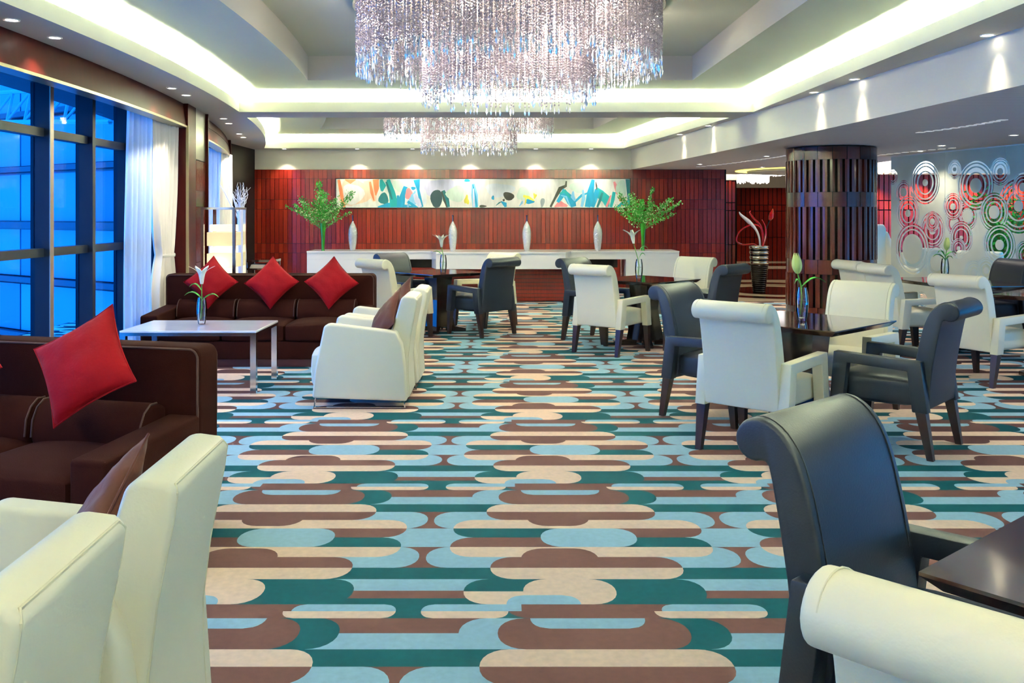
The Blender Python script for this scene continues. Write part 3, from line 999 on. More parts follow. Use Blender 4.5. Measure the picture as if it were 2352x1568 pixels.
G3, G2, G1, G0, GR = 'chairs at the table by the pillar', 'chairs at the middle table', 'chairs at the table by the sofa', 'chairs at the foreground table', 'chairs by the glass screen'
chair('white', 1.69, 5.88, 0.67, 0.74, 'white leather armchair with its back turned, before the table by the pillar', G3)
chair('navy', 2.56, 5.97, -0.74, 0.68, 'navy armchair seen side-on at the right of the table by the pillar', G3)
chair('navy', 1.63, 6.77, 0.72, -0.69, 'navy armchair partly hidden behind the nearest white chair back', G3)
chair('white', 2.61, 6.96, -0.68, -0.73, 'white armchair facing forward behind the pillar table', G3)
chair('white', 1.22, 9.955, 0.66, 0.75, 'white armchair with its back turned at the middle table', G2)
chair('navy', 1.17, 10.84, 0.72, -0.69, 'navy armchair at the left of the middle table', G2)
chair('white', 2.16, 11.05, -0.68, -0.73, 'white armchair facing forward at the far side of the middle table', G2)
chair('navy', 2.19, 10.02, -0.74, 0.68, 'navy armchair at the right of the middle table, before the red-flower vase', G2)
chair('navy', -0.253, 11.44, -0.70, 0.71, 'navy armchair with its back turned at the table by the sofa', G1)
chair('white', -1.24, 11.12, 0.67, 0.74, 'white armchair just behind the right end of the three-cushion sofa', G1)
chair('navy', -1.20, 12.15, 0.72, -0.69, 'navy armchair facing forward in front of the left counter end', G1)
chair('white', -0.22, 12.30, -0.68, -0.73, 'white armchair mostly hidden behind the navy chair by the counter', G1)
chair('navy', 1.135, 2.27, 0.67, -0.74, 'large navy armchair in the right foreground', G0)
chair('white', 0.955, 1.51, 0.71, 0.70, 'white armchair whose rolled top fills the bottom right corner', G0)
chair('white', 4.38, 8.25, 0.88, 0.47, 'white armchair with its back turned at the right edge table', GR)
chair('white', 4.40, 10.60, 0.96, 0.20, 'farther of two white armchairs side by side against the pillar', GR)
chair('white', 4.44, 9.93, 0.96, 0.20, 'nearer of two white armchairs side by side against the pillar', GR)
chair('navy', 5.72, 10.75, -0.96, -0.25, 'navy armchair in front of the patterned glass screen', GR)
chair('navy', 5.95, 9.35, -0.70, -0.71, 'navy armchair cut off by the right edge near the glass screen', GR)

# ------------------------------------------------------------------ white lounge armchairs
def make_lounge(label):
    t = thing('lounge_armchair', label, 'armchair', (0, 0, 0))
    w = 0.335
    side = [(-0.355, 0.06), (0.375, 0.085), (0.355, 0.30), (0.285, 0.635), (0.25, 0.655), (-0.27, 0.595), (-0.315, 0.50), (-0.335, 0.36)]
    for sx in (-1, 1):
        x0, x1 = (w - 0.105, w) if sx > 0 else (-w, -w + 0.105)
        g = G(); g.prism(side, x0, x1, 'x', bevel=0.028, seg=4); a = ob('arm', g, 'white_leather_lounge', t, smooth=60)
        xs = sx * (w - 0.012)
        g = G(); g.tube([(xs, y, z) for y, z in ((0.268, 0.636), (0.24, 0.646), (-0.26, 0.588), (-0.306, 0.50))], 0.005, 6); ob('piping', g, 'white_piping', a)
    # back: tall leaning slab
    back = [(-0.10, 0.36), (-0.16, 0.42), (-0.235, 0.62), (-0.285, 0.80), (-0.30, 0.845), (-0.33, 0.862), (-0.40, 0.852), (-0.425, 0.83), (-0.415, 0.76), (-0.375, 0.56), (-0.352, 0.38), (-0.355, 0.22), (-0.365, 0.07), (-0.15, 0.07)]
    bw_ = 0.245
    g = G(); g.prism(back, -bw_, bw_, 'x', bevel=0.02, seg=4); b = ob('backrest', g, 'white_leather_lounge', t, smooth=60)
    rear = [(-0.362, 0.08), (-0.353, 0.22), (-0.351, 0.38), (-0.373, 0.56), (-0.412, 0.76), (-0.421, 0.825)]
    e = bw_ - 0.014
    pts = [(-e, y, z) for y, z in rear] + [(-e + 0.015, -0.412, 0.842)] + [(e - 0.015, -0.412, 0.842)] + [(e, y, z) for y, z in reversed(rear)]
    g = G(); g.tube(pts, 0.0042, 6); ob('piping', g, 'white_piping', b)
    g = G(); g.soft(-0.232, 0.232, -0.20, 0.40, 0.14, 0.43, 0.05, (0, 0.03, 0.03), 6); ob('seat', g, 'white_leather_lounge', t, smooth=60)
    for sx in (-1, 1):
        x = sx * (w - 0.05)
        g = G()
        g.bar((x, 0.365, 0.0), (x, 0.352, 0.10), 0.03, 0.008); g.bar((x, -0.335, 0.0), (x, -0.325, 0.08), 0.03, 0.008); g.box(x - 0.015, x + 0.015, -0.34, 0.37, 0.0, 0.008)
        ob('runner', g, 'chrome', t, smooth=0)
    return t
RL = heading(-1, 0)
GL = 'white lounge armchairs'
la = make_lounge('white leather lounge armchair nearest the aisle, beside the coffee table')
la.location = (-1.07, 7.335, 0); la.rotation_euler = (0, 0, RL); la['group'] = GL
copy_tree(la, (-1.05, 8.06, 0), RL, 'white lounge armchair tucked behind its twin by the three-cushion sofa', GL)
RL1 = heading(-1, -0.04)
copy_tree(la, (-1.21, 2.42, 0), RL1, 'white lounge armchair with a brown pillow in the left foreground', GL)
copy_tree(la, (-1.22, 1.72, 0), RL1, 'white lounge armchair back in the bottom left corner', GL)

# ------------------------------------------------------------------ sofas
def make_sofa(label, W=2.2):
    t = thing('sofa', label, 'sofa', (0, 0, 0))
    h = W / 2
    g = G(); g.box(-h + 0.02, h - 0.02, -0.40, 0.40, 0.0, 0.075); ob('plinth', g, 'sofa_plinth', t, smooth=0)
    g = G(); g.rbox(-h, h, -0.42, 0.42, 0.075, 0.25, 0.012); ob('base', g, 'sofa_velvet', t, smooth=40)
    # back with rounded top corners and piping
    def rr_rect(x0, x1, z0, z1, r):
        p = [(x0, z0), (x1, z0)]
        for cx, cz, a0 in ((x1 - r, z1 - r, 0), (x0 + r, z1 - r, 90)):
            for k in range(7):
                a = R(a0 + 15 * k); p.append((cx + r * math.cos(a), cz + r * math.sin(a)))
        return p
    poly = rr_rect(-h, h, 0.25, 0.865, 0.05)
    g = G(); g.prism(poly, -0.425, -0.26, 'y', bevel=0.018, seg=3); bk = ob('back', g, 'sofa_velvet', t, smooth=50)
    pp = rr_rect(-h + 0.012, h - 0.012, 0.52, 0.853, 0.045)
    for y in (-0.262, -0.423):
        g = G(); g.tube([(x, y, z) for x, z in pp[1:] + [pp[0]]], 0.006, 6); ob('piping', g, 'sofa_piping', bk)
    for sx in (-1, 1):
        x0, x1 = (h - 0.17, h) if sx > 0 else (-h, -h + 0.17)
        g = G(); g.prism([(-0.27, 0.25), (0.42, 0.25), (0.42, 0.50), (-0.27, 0.545)], x0, x1, 'x', bevel=0.02, seg=3); a = ob('arm', g, 'sofa_velvet', t, smooth=50)
        for xe in (x0 + 0.012, x1 - 0.012):
            g = G(); g.tube([(xe, -0.26, 0.536), (xe, 0.405, 0.493), (xe, 0.415, 0.27)], 0.005, 6); ob('piping', g, 'sofa_piping', a)
    cw = (W - 0.34) / 3
    for k in range(3):
        x0 = -h + 0.17 + k * cw
        g = G(); g.soft(x0 + 0.003, x0 + cw - 0.003, -0.26, 0.43, 0.25, 0.415, 0.03, (0, 0.01, 0.03), 8); c = ob('seat_cushion', g, 'sofa_velvet', t, smooth=60)
        # bolster: long half-round roll lying against the back
        pf = [(-0.26, 0.40), (-0.08, 0.40), (-0.065, 0.44), (-0.075, 0.52), (-0.105, 0.575), (-0.15, 0.605), (-0.20, 0.605), (-0.26, 0.58)]
        g = G(); g.prism(pf, x0 + 0.006, x0 + cw - 0.006, 'x', bevel=0.02, seg=3); b = ob('bolster', g, 'sofa_velvet', t, smooth=60)
        for xe in (x0 + 0.018, x0 + cw - 0.018):
            g = G(); g.tube([(xe, y + 0.002, z + 0.001) for y, z in pf[2:7]], 0.005, 6); ob('piping', g, 'sofa_piping', b)
    return t
s2 = make_sofa('dark brown velvet sofa with three red cushions behind the white coffee table')
s2.location = (-2.42, 9.34, 0); s2.rotation_euler = (0, 0, PI)
s2['group'] = 'brown velvet sofas'
ROT1 = PI - R(14)
fw = Vector((-math.sin(ROT1), math.cos(ROT1))); 
rt = Vector((math.cos(ROT1), math.sin(ROT1)))
# local left end (-x) is at the picture's right because the sofa faces the viewer
C1 = Vector((-1.425, 4.33)) + fw * 0.26 + rt * 1.1
copy_tree(s2, (C1.x, C1.y, 0), ROT1, 'dark brown velvet sofa in the left foreground with a big red cushion', 'brown velvet sofas')

# ------------------------------------------------------------------ cushions
def pillow(w, t, n=18, seed=1, pinch=0.10):
    vs, fs = [], []
    for side in (1, -1):
        for j in range(n + 1):
            for i in range(n + 1):
                u, v = -1 + 2 * i / n, -1 + 2 * j / n
                x = u * w / 2 * (1 - pinch * (1 - v * v) * abs(u) ** 2)
                y = v * w / 2 * (1 - pinch * (1 - u * u) * abs(v) ** 2)
                e = max(0, (1 - u * u) * (1 - v * v))
                wr = 0.010 * noise.noise(Vector((u * 3 + seed, v * 3, 0))) * e ** 0.3 + 0.006 * noise.noise(Vector((u * 9, v * 9 + seed, 1))) * (1 - e) * e ** 0.2
                z = side * (t / 2) * e ** 0.48 + wr * (1 if e > 1e-6 else 0)
                vs.append((x, y, z))
    N1 = (n + 1) ** 2
    for j in range(n):
        for i in range(n):
            k = j * (n + 1) + i
            fs.append((k, k + 1, k + n + 2, k + n + 1)); fs.append((N1 + k, N1 + k + n + 1, N1 + k + n + 2, N1 + k + 1))
    b = bmesh.new()
    bv = [b.verts.new(v) for v in vs]
    for f in fs: b.faces.new([bv[i] for i in f])
    bmesh.ops.remove_doubles(b, verts=b.verts[:], dist=1e-4)
    g = G(); g.bm(b)
    return g
def cushion(name, label, m, w, t, loc, face, roll, lean, seed, group, cat='cushion'):
    """face = direction the cushion looks at (plan), lean = tilt back, roll = turn in its own plane"""
    r = thing(name, label, cat, loc, group=group)
    g = pillow(w, t, seed=seed)
    Xf = Matrix.Rotation(heading(*face), 4, 'Z') @ Matrix.Rotation(-(PI / 2 - lean), 4, 'X') @ Matrix.Rotation(roll, 4, 'Z')
    gg = G(); gg.add(g.v, g.f, Xf)
    ob('cover', gg, m, r, smooth=70)
    n = 10; pts = []
    e = w / 2
    loop = []
    for a, b in (((-1, -1), (1, -1)), ((1, -1), (1, 1)), ((1, 1), (-1, 1)), ((-1, 1), (-1, -1))):
        for k in range(n):
            s_ = k / n
            u, v = a[0] + (b[0] - a[0]) * s_, a[1] + (b[1] - a[1]) * s_
            loop.append(Xf @ Vector((u * e * (1 - 0.10 * (1 - v * v) * u * u), v * e * (1 - 0.10 * (1 - u * u) * v * v), 0)))
    loop.append(loop[0])
    g = G(); g.tube(loop, 0.004, 6); ob('welt', g, m, r)
    return r
GC = 'red velvet cushions'
cushion('cushion', 'red velvet cushion behind the lily on the three-cushion sofa', 'red_velvet', 0.40, 0.13, (-3.0, 9.47, 0.79), (0, -1), R(45), R(20), 1, GC)
cushion('cushion', 'middle red velvet cushion on the three-cushion sofa', 'red_velvet', 0.40, 0.13, (-2.37, 9.47, 0.785), (0, -1), R(47), R(20), 2, GC)
cushion('cushion', 'red velvet cushion nearest the aisle on the three-cushion sofa', 'red_velvet', 0.40, 0.13, (-1.75, 9.47, 0.785), (0, -1), R(43), R(20), 3, GC)
cushion('cushion', 'large red velvet cushion balanced on the left foreground sofa', 'red_velvet', 0.42, 0.14, (-1.90, 4.17, 0.81), (fw.x, fw.y), R(-57), R(24), 4, GC)
cushion('cushion', 'red cushion corner peeping in at the left edge', 'red_velvet', 0.42, 0.14, (-2.60, 4.32, 0.80), (fw.x, fw.y), R(42), R(22), 5, GC)
GP = 'brown velvet pillows'
cushion('pillow', 'brown velvet pillow in the white lounge chair nearest the aisle', 'brown_velvet', 0.40, 0.12, (-0.925, 7.29, 0.65), (-0.93, -0.36), R(45), R(28), 6, GP, 'pillow')
cushion('pillow', 'brown velvet pillow in the rear white lounge chair', 'brown_velvet', 0.40, 0.12, (-0.905, 8.03, 0.69), (-0.93, -0.36), R(45), R(26), 7, GP, 'pillow')
cushion('pillow', 'brown velvet pillow in the left foreground lounge chair', 'brown_velvet', 0.40, 0.12, (-1.085, 2.45, 0.65), (-0.95, -0.3), R(45), R(28), 8, GP, 'pillow')

# ------------------------------------------------------------------ coffee table
ct = thing('coffee_table', 'white marble coffee table on chrome legs', 'coffee table', (-2.585, 7.93, 0))
g = G(); g.rbox(-0.565, 0.565, -0.375, 0.375, 0.512, 0.53, 0.003, 1); ob('tabletop', g, 'marble', ct, smooth=0)
g = G()
for y in (-0.36, 0.36): g.box(-0.565, 0.565, y - 0.015, y + 0.015, 0.487, 0.512)
for x in (-0.55, 0.55): g.box(x - 0.015, x + 0.015, -0.345, 0.345, 0.487, 0.512)
ob('frame', g, 'chrome', ct, smooth=0)
for x in (-0.54, 0.54):
    for y in (-0.35, 0.35):
        g = G(); g.box(x - 0.024, x + 0.024, y - 0.024, y + 0.024, 0.0, 0.488); ob('leg', g, 'chrome', ct, smooth=0)

# ------------------------------------------------------------------ counter
cn = thing('counter', 'long white marble buffet counter with raised centre and red slatted base', 'counter', (0, 0, 0))
TOP = 0.865
def P3(px, y): return (px - 1149.5) * y / 2100.0
xa, xb, xc, xd, xe, xf = -3.27, -2.05, -1.06, 1.07, 2.10, 3.02
# end blocks
g = G(); g.box(xa, xa + 1.45, 15.45, 16.15, 0.0, TOP - 0.1405); ob('end_block', g, 'counter_marble', cn, smooth=0)
g = G(); g.box(xe + 0.02, xf, 15.45, 16.15, 0.38, TOP - 0.1405); ob('end_block', g, 'counter_marble', cn, smooth=0)
g = G(); g.box(xe + 0.10, xf - 0.08, 15.55, 16.1, 0.0, 0.38); ob('end_plinth', g, 'mahogany_dark', cn, smooth=0)
# top slab: wings and projecting centre
g = G(); g.prism([(xa, 15.43), (xc - 0.12, 15.43), (xc, 15.02), (xd, 15.02), (xd + 0.12, 15.43), (xf, 15.43), (xf, 16.15), (xa, 16.15)], TOP - 0.025, TOP, 'z'); ob('worktop', g, 'counter_marble', cn, smooth=0)
g = G(); g.box(xa, xc - 0.10, 15.45, 16.1, TOP - 0.14, TOP - 0.025); ob('apron', g, 'counter_marble', cn, smooth=0)
g = G(); g.box(xd + 0.10, xf, 15.45, 16.1, TOP - 0.14, TOP - 0.025); ob('apron', g, 'counter_marble', cn, smooth=0)
g = G(); g.prism([(xc - 0.10, 15.45), (xc, 15.04), (xd, 15.04), (xd + 0.10, 15.45), (xd + 0.10, 16.1), (xc - 0.10, 16.1)], 0.585, TOP - 0.025, 'z'); ob('centre_box', g, 'counter_marble', cn, smooth=0)
g = G(); g.box(xc - 0.9, xe - 0.1, 15.62, 16.0, 0.0, 0.75); ob('base_core', g, 'mahogany_groove', cn, smooth=0)
for k in range(9):
    g = G(); g.box(xc - 0.9, xe - 0.1, 15.595, 15.62, 0.01 + k * 0.064, 0.01 + k * 0.064 + 0.056); ob('slat', g, 'mahogany', cn, smooth=0)

# silver vases on the counter
def silver_vase(x, y, label):
    t = thing('silver_vase', label, 'vase', (x, y, TOP), group='silver vases on the counter')
    g = G(); g.lathe([(0.044, 0), (0.052, 0.05), (0.068, 0.15), (0.077, 0.24), (0.078, 0.30), (0.068, 0.37), (0.045, 0.435), (0.02, 0.48), (0.013, 0.50)], 20); ob('body', g, 'silver_vase', t, smooth=60)
    g = G(); g.lathe([(0.013, 0.49), (0.010, 0.52), (0.010, 0.58), (0.016, 0.60), (0.016, 0.605)], 12); ob('neck', g, 'vase_neck', t, smooth=60)
for px, lb in ((810, 'silver hammered vase standing next to the left green plant'), (1040, 'silver hammered vase behind the lily of the table by the sofa'), (1210, 'silver hammered vase right of the counter middle'), (1373, 'silver hammered vase closest to the right green plant')):
    silver_vase(P3(px, 15.6), 15.6, lb)

# green sprays in tall vases
def spray(x, y, label, vlabel, seed, dirs):
    v = thing('flower_vase', vlabel, 'vase', (x, y, TOP), group='slender green vases')
    g = G(); g.lathe([(0.030, 0), (0.024, 0.02), (0.026, 0.06), (0.04, 0.30), (0.056, 0.46), (0.058, 0.47), (0.048, 0.455)], 18, cap=True); ob('body', g, 'green_glass', v, smooth=60)
    p = thing('foliage_arrangement', label, 'plant', (x, y, TOP + 0.44), group='green leafy sprays')
    rr = random.Random(seed)
    for di, (dx, dz, ln, fat) in enumerate(dirs):
        dx *= 0.72
        dy = rr.uniform(-0.25, 0.25)
        d = Vector((dx, dy, dz)).normalized()
        pts = []
        for k in range(7):
            s_ = k / 6
            pts.append(Vector((0, 0, -0.1)) + d * (ln + 0.1) * s_ + Vector((dx * 0.12 * s_ * s_, 0, -0.06 * abs(dx) * s_ * s_)))
        br = G(); br.tube(pts, [0.006 - 0.0007 * k for k in range(7)], 5); b = ob('branch', br, 'stem_green', p)
        lg = G()
        nl = int(330 * fat * ln / 0.6)
        for k in range(nl):
            s_ = rr.uniform(0.22, 1.0) ** 0.8
            i = min(5, int(s_ * 6)); f = s_ * 6 - i
            c = pts[i].lerp(pts[i + 1], f)
            sp = 0.048 * fat * (1.15 - 0.6 * s_)
            c = c + Vector((rr.gauss(0, sp), rr.gauss(0, sp), rr.gauss(0, sp)))
            a = Vector((rr.gauss(0, 1), rr.gauss(0, 1), rr.gauss(0, 1) + 0.6)).normalized()
            w = a.cross(Vector((rr.gauss(0, 1), rr.gauss(0, 1), rr.gauss(0, 1)))).normalized()
            L_, W_ = rr.uniform(0.022, 0.04), rr.uniform(0.009, 0.016)
            lg.add([c, c + a * L_ * 0.5 + w * W_, c + a * L_, c + a * L_ * 0.5 - w * W_], [(0, 1, 2, 3)], None, 1 if rr.random() < 0.28 else 0)
        o = ob('leaves', lg, ['leaf', 'leaf_pale'], b, smooth=0); o['kind'] = 'stuff'
spray(P3(742, 15.6), 15.6, 'bushy green leafy spray at the left end of the counter', 'slender green vase at the left end of the counter', 5,
      [(-0.12, 1, 0.74, 1.0), (0.1, 1, 0.55, 0.9), (0.75, 0.85, 0.72, 1.0), (-0.6, 0.8, 0.55, 1.1), (-0.85, 0.65, 0.55, 0.7), (0.45, 0.9, 0.5, 1.1), (-0.3, 0.9, 0.45, 1.1), (0.95, 0.6, 0.45, 0.35), (-1.2, 0.75, 0.62, 0.3), (0.15, 0.9, 0.35, 1.2)])
spray(P3(1477, 15.6), 15.6, 'looser green leafy spray at the right end of the counter', 'slender green vase at the right end of the counter', 9,
      [(-0.62, 0.8, 0.62, 1.0), (-0.35, 0.9, 0.56, 1.0), (0.02, 1, 0.42, 0.9), (0.3, 1, 0.66, 0.45), (0.7, 0.7, 0.6, 0.9), (0.95, 0.62, 0.70, 0.45), (0.9, 0.45, 0.5, 0.4), (-0.75, 0.6, 0.5, 0.8), (0.35, 0.8, 0.42, 1.0), (-0.1, 0.9, 0.4, 1.1)])

# ------------------------------------------------------------------ lilies in glass vases
def lily(x, y, z, vlabel, flabel, bud=False, lean=(0.0, 0.0), seed=0, height=0.40, leaves=((-1, 0.24), (1, 0.22), (-0.8, 0.31))):
    v = thing('glass_vase', vlabel, 'vase', (x, y, z), group='clear glass bud vases')
    pr = [(0.030, 0.0), (0.034, 0.02), (0.042, 0.08), (0.044, 0.13), (0.040, 0.19), (0.031, 0.235)]
    g = G(); g.lathe(pr + [(r - 0.003, zz) for r, zz in reversed(pr[1:])] + [(0.0, 0.028)], 20, cap=False); g.add([(0.03 * math.cos(2 * PI * k / 20), 0.03 * math.sin(2 * PI * k / 20), 0) for k in range(20)], [tuple(range(20))])
    ob('glass_body', g, 'vase_glass', v, smooth=60)
    g = G(); g.lathe([(0.0, 0.03), (0.030, 0.03), (0.038, 0.08), (0.040, 0.13), (0.0385, 0.145), (0.0, 0.145)], 20, cap=False); ob('water', g, 'water_clear', v, smooth=60)
    f = thing('lily', flabel, 'flower', (x, y, z), group='lilies in bud vases')
    rr = random.Random(seed)
    top = Vector((lean[0], lean[1], height))
    pts = [Vector((-0.01, 0, 0.045)), Vector((0, 0, 0.16)), Vector((lean[0] * 0.25, lean[1] * 0.2, 0.25)), top - Vector((0, 0, 0.09))]
    g = G(); g.tube(pts, [0.005, 0.005, 0.0045, 0.004], 8); ob('stem', g, 'stem_green', f)
    # leaves
    for k, (dx, lz) in enumerate(leaves):
        n = 7; vs = []; fs = []
        base = Vector((0, 0, lz - 0.02))
        yy = rr.uniform(-0.3, 0.3)
        for i in range(n + 1):
            s_ = i / n
            c = base + Vector((dx * 0.145 * s_, yy * 0.1 * s_, 0.065 * math.sin(s_ * PI * 0.75) - 0.015 * s_ * s_))
            w = 0.024 * math.sin(PI * min(1, s_ * 0.92 + 0.08)) + 0.001
            vs += [c + Vector((0, -w, w * 0.35)), c, c + Vector((0, w, w * 0.35))]
        for i in range(n):
            a = i * 3
            fs += [(a, a + 1, a + 4, a + 3), (a + 1, a + 2, a + 5, a + 4)]
        g = G(); g.add(vs, fs); g.add([p + Vector((0, 0, -0.0015)) for p in vs], [tuple(reversed(q)) for q in fs]); ob('leaf', g, 'leaf', f, smooth=60)
    # petals: trumpet
    c0 = top - Vector((0, 0, 0.09))
    FS = 1.25 if bud else 1.65
    tiltv = Vector((lean[0], lean[1], 0)) * 2.5
    for k in range(6):
        a0 = 2 * PI * k / 6 + 0.3
        n = 8; vs = []; fs = []
        for i in range(n + 1):
            s_ = i / n
            if bud:
                rad = 0.006 + 0.026 * math.sin(PI * min(1.0, s_ * 0.95)) ** 0.8 * (1 - 0.55 * s_)
                zz = 0.115 * s_; w = 0.016 * math.sin(PI * (0.08 + 0.9 * s_))
            else:
                rad = 0.005 + 0.018 * s_ + 0.05 * max(0, s_ - 0.5) ** 1.4 * 2.2
                zz = 0.105 * s_ - 0.05 * max(0, s_ - 0.72) ** 1.2; w = 0.016 * math.sin(PI * (0.10 + 0.88 * s_)) + 0.001
            for sgn in (-1, 0, 1):
                a = a0 + sgn * w / max(rad, 0.008) * 0.85
                rad2 = rad + (0.003 if sgn else 0)
                vs.append(c0 + (tiltv * zz + Vector((rad2 * math.cos(a), rad2 * math.sin(a), zz))) * FS)
        for i in range(n):
            q = i * 3
            fs += [(q, q + 1, q + 4, q + 3), (q + 1, q + 2, q + 5, q + 4)]
        g = G(); g.add(vs, fs); ob('petal', g, 'lily_bud' if bud else 'lily_white', f, smooth=70)
TT = 0.751
lily(-2.62, 8.02, 0.531, 'glass bud vase on the white coffee table', 'open white lily on the white coffee table', seed=1, height=0.44)
lily(-0.71, 11.35, TT, 'glass bud vase on the table by the sofa', 'open white lily on the table by the sofa', lean=(-0.02, 0), seed=2, height=0.42, leaves=((-1, 0.24),))
lily(1.56, 10.3, TT, 'glass bud vase on the middle table', 'tall leaning white lily on the middle table', lean=(-0.06, 0), seed=3, height=0.50, leaves=((0.7, 0.34), (0.5, 0.26)))
lily(2.10, 6.37, TT, 'glass bud vase on the table by the pillar', 'pale green lily bud on the table by the pillar', bud=True, lean=(-0.03, 0), seed=4, height=0.42, leaves=((1.1, 0.26), (-0.4, 0.25)))
lily(5.08, 10.45, TT, 'glass bud vase on the long table by the glass screen', 'green lily bud with drooping leaves by the glass screen', bud=True, lean=(0.02, 0), seed=5, height=0.42, leaves=((1, 0.27), (-0.9, 0.24), (0.7, 0.22), (-0.5, 0.28)))

# ------------------------------------------------------------------ round pillar
PX_, PY_, PR = 4.235, 11.72, 0.547
pl = thing('pillar', 'round mahogany pillar with bands of upright slats', 'pillar', (PX_, PY_, 0), kind='structure')
g = G(); g.lathe([(PR - 0.06, 0), (PR - 0.06, H2 - 0.005)], 64); ob('core', g, 'mahogany_groove', pl, smooth=60)
NS = 40
for z0, z1, sl in ((2.164, H2 - 0.012, 0), (1.765, 2.164, 1), (1.58, 1.765, 0), (0.928, 1.58, 1), (0.745, 0.928, 0), (0.336, 0.745, 1), (0.0, 0.336, 0)):
    if sl:
        wid = 2 * PI * PR / NS
        g = G(); w = wid * 0.62
        vs = []
        for z in (0.0, z1 - z0):
            for (r_, a) in ((PR - 0.058, -w / 2 / PR), (PR + 0.006, -w / 2 / PR), (PR + 0.008, 0), (PR + 0.006, w / 2 / PR), (PR - 0.058, w / 2 / PR)):
                vs.append((r_ * math.cos(a), r_ * math.sin(a), z))
        fs = [(4, 3, 2, 1, 0), (5, 6, 7, 8, 9)] + [(k, (k + 1) % 5, 5 + (k + 1) % 5, 5 + k) for k in range(5)]
        g.add(vs, fs)
        ma, mb = mesh_of('slat', g, 'pillar_wood', 0), mesh_of('slat', g, 'pillar_wood_dark', 0)
        for k in range(NS):
            ob('slat', ma if random.random() < 0.6 else mb, None, pl, (0, 0, z0), (0, 0, 2 * PI * k / NS))
    else:
        for k in range(20):
            a0, a1 = 2 * PI * k / 20 + 0.006, 2 * PI * (k + 1) / 20 - 0.006
            g = G(); vs = []
            for z in (z0 + 0.003, z1 - 0.003):
                for r_ in (PR - 0.058, PR + 0.004):
                    for j in range(5):
                        a = a0 + (a1 - a0) * j / 4
                        vs.append((r_ * math.cos(a), r_ * math.sin(a), z))
            fs = []
            for j in range(4):
                fs += [(5 + j, 6 + j, 16 + j, 15 + j), (j, j + 1, 6 + j, 5 + j), (10 + j, 15 + j, 16 + j, 11 + j)]
            fs += [(0, 5, 15, 10), (4, 14, 19, 9)]
            g.add(vs, fs); ob('band_panel', g, random.choice(['pillar_wood', 'pillar_wood_dark']), pl, smooth=60)

# ------------------------------------------------------------------ black and silver vase with red glass flowers
bv = thing('floor_vase', 'black and silver ribbed floor vase beside the round pillar', 'vase', (4.88, 17.25, 0.008))
def ribs(z0, z1, n, r0, r1, d):
    p = []
    for k in range(n):
        za, zb = z0 + (z1 - z0) * k / n, z0 + (z1 - z0) * (k + 1) / n
        ra, rb = r0 + (r1 - r0) * k / n, r0 + (r1 - r0) * (k + 1) / n
        p += [(ra - d, za + 0.001), (ra + d * .4, za + (zb - za) * 0.3), (rb + d * .4, za + (zb - za) * 0.7), (rb - d, zb - 0.001)]
    return p
g = G(); g.lathe([(0.11, 0)] + ribs(0.0, 0.53, 14, 0.115, 0.17, 0.006), 32); ob('black_body', g, 'black_lacquer', bv, smooth=50)
for k in range(4):
    z = 0.54 + k * 0.095
    r_ = 0.172 + 0.004 * k
    g = G(); g.lathe([(r_ - 0.01, z), (r_, z + 0.008), (r_ + 0.002, z + 0.045), (r_ - 0.008, z + 0.055)], 32); ob('silver_band', g, 'silver_band', bv, smooth=50)
    if k < 3:
        g = G(); g.lathe([(r_ - 0.012, z + 0.05), (r_ - 0.006, z + 0.06), (r_ - 0.006, z + 0.085), (r_ - 0.01, z + 0.097)], 32); ob('black_band', g, 'black_lacquer', bv, smooth=50)
fl = thing('glass_flowers', 'red and white blown-glass flowers in the ribbed floor vase', 'glass flowers', (4.88, 17.25, 0.85))
def curve_tube(name, pts, rs, m):
    # Catmull-Rom through the points
    P_ = [Vector(p) for p in pts]; out, ro = [], []
    for i in range(len(P_) - 1):
        p0, p1, p2, p3 = P_[max(0, i - 1)], P_[i], P_[i + 1], P_[min(len(P_) - 1, i + 2)]
        for k in range(6):
            t = k / 6
            out.append(0.5 * ((2 * p1) + (p2 - p0) * t + (2 * p0 - 5 * p1 + 4 * p2 - p3) * t * t + (3 * p1 - p0 - 3 * p2 + p3) * t ** 3))
            ro.append(rs[i] + (rs[i + 1] - rs[i]) * t)
    out.append(P_[-1]); ro.append(rs[-1])
    g = G(); g.tube(out, ro, 8); return ob(name, g, m, fl, smooth=60)
curve_tube('white_leaf', [(0.02, 0, 0), (0.0, 0, 0.2), (-0.07, 0, 0.36), (-0.2, 0, 0.5), (-0.34, 0, 0.62), (-0.375, 0, 0.68)], [0.016, 0.02, 0.024, 0.04, 0.022, 0.006], 'white_glass')
curve_tube('red_stem', [(-0.02, 0, 0), (-0.1, 0, 0.07), (-0.3, 0, 0.06), (-0.42, 0, 0.12), (-0.40, 0, 0.26), (-0.28, 0, 0.38), (-0.1, 0, 0.44), (0.04, 0, 0.36), (0.07, 0, 0.1)], [0.014] * 9, 'red_glass')
curve_tube('red_stem', [(0.06, 0.02, 0), (0.09, 0.02, 0.2), (0.03, 0.02, 0.42), (-0.09, 0.02, 0.55), (-0.17, 0.02, 0.66), (-0.15, 0.02, 0.70)], [0.016, 0.018, 0.02, 0.018, 0.014, 0.008], 'red_glass')
curve_tube('red_stem', [(0.05, -0.02, 0), (0.12, -0.02, 0.22), (0.11, -0.02, 0.4), (0.05, -0.02, 0.53)], [0.016, 0.016, 0.014, 0.008], 'red_glass')
curve_tube('dark_stem', [(0.08, 0, 0), (0.12, 0, 0.3), (0.2, 0, 0.52)], [0.009, 0.009, 0.011], 'black_lacquer')
curve_tube('red_bud', [(0.2, 0, 0.52), (0.225, 0, 0.58), (0.24, 0, 0.64), (0.26, 0, 0.74)], [0.018, 0.05, 0.046, 0.004], 'red_glass')

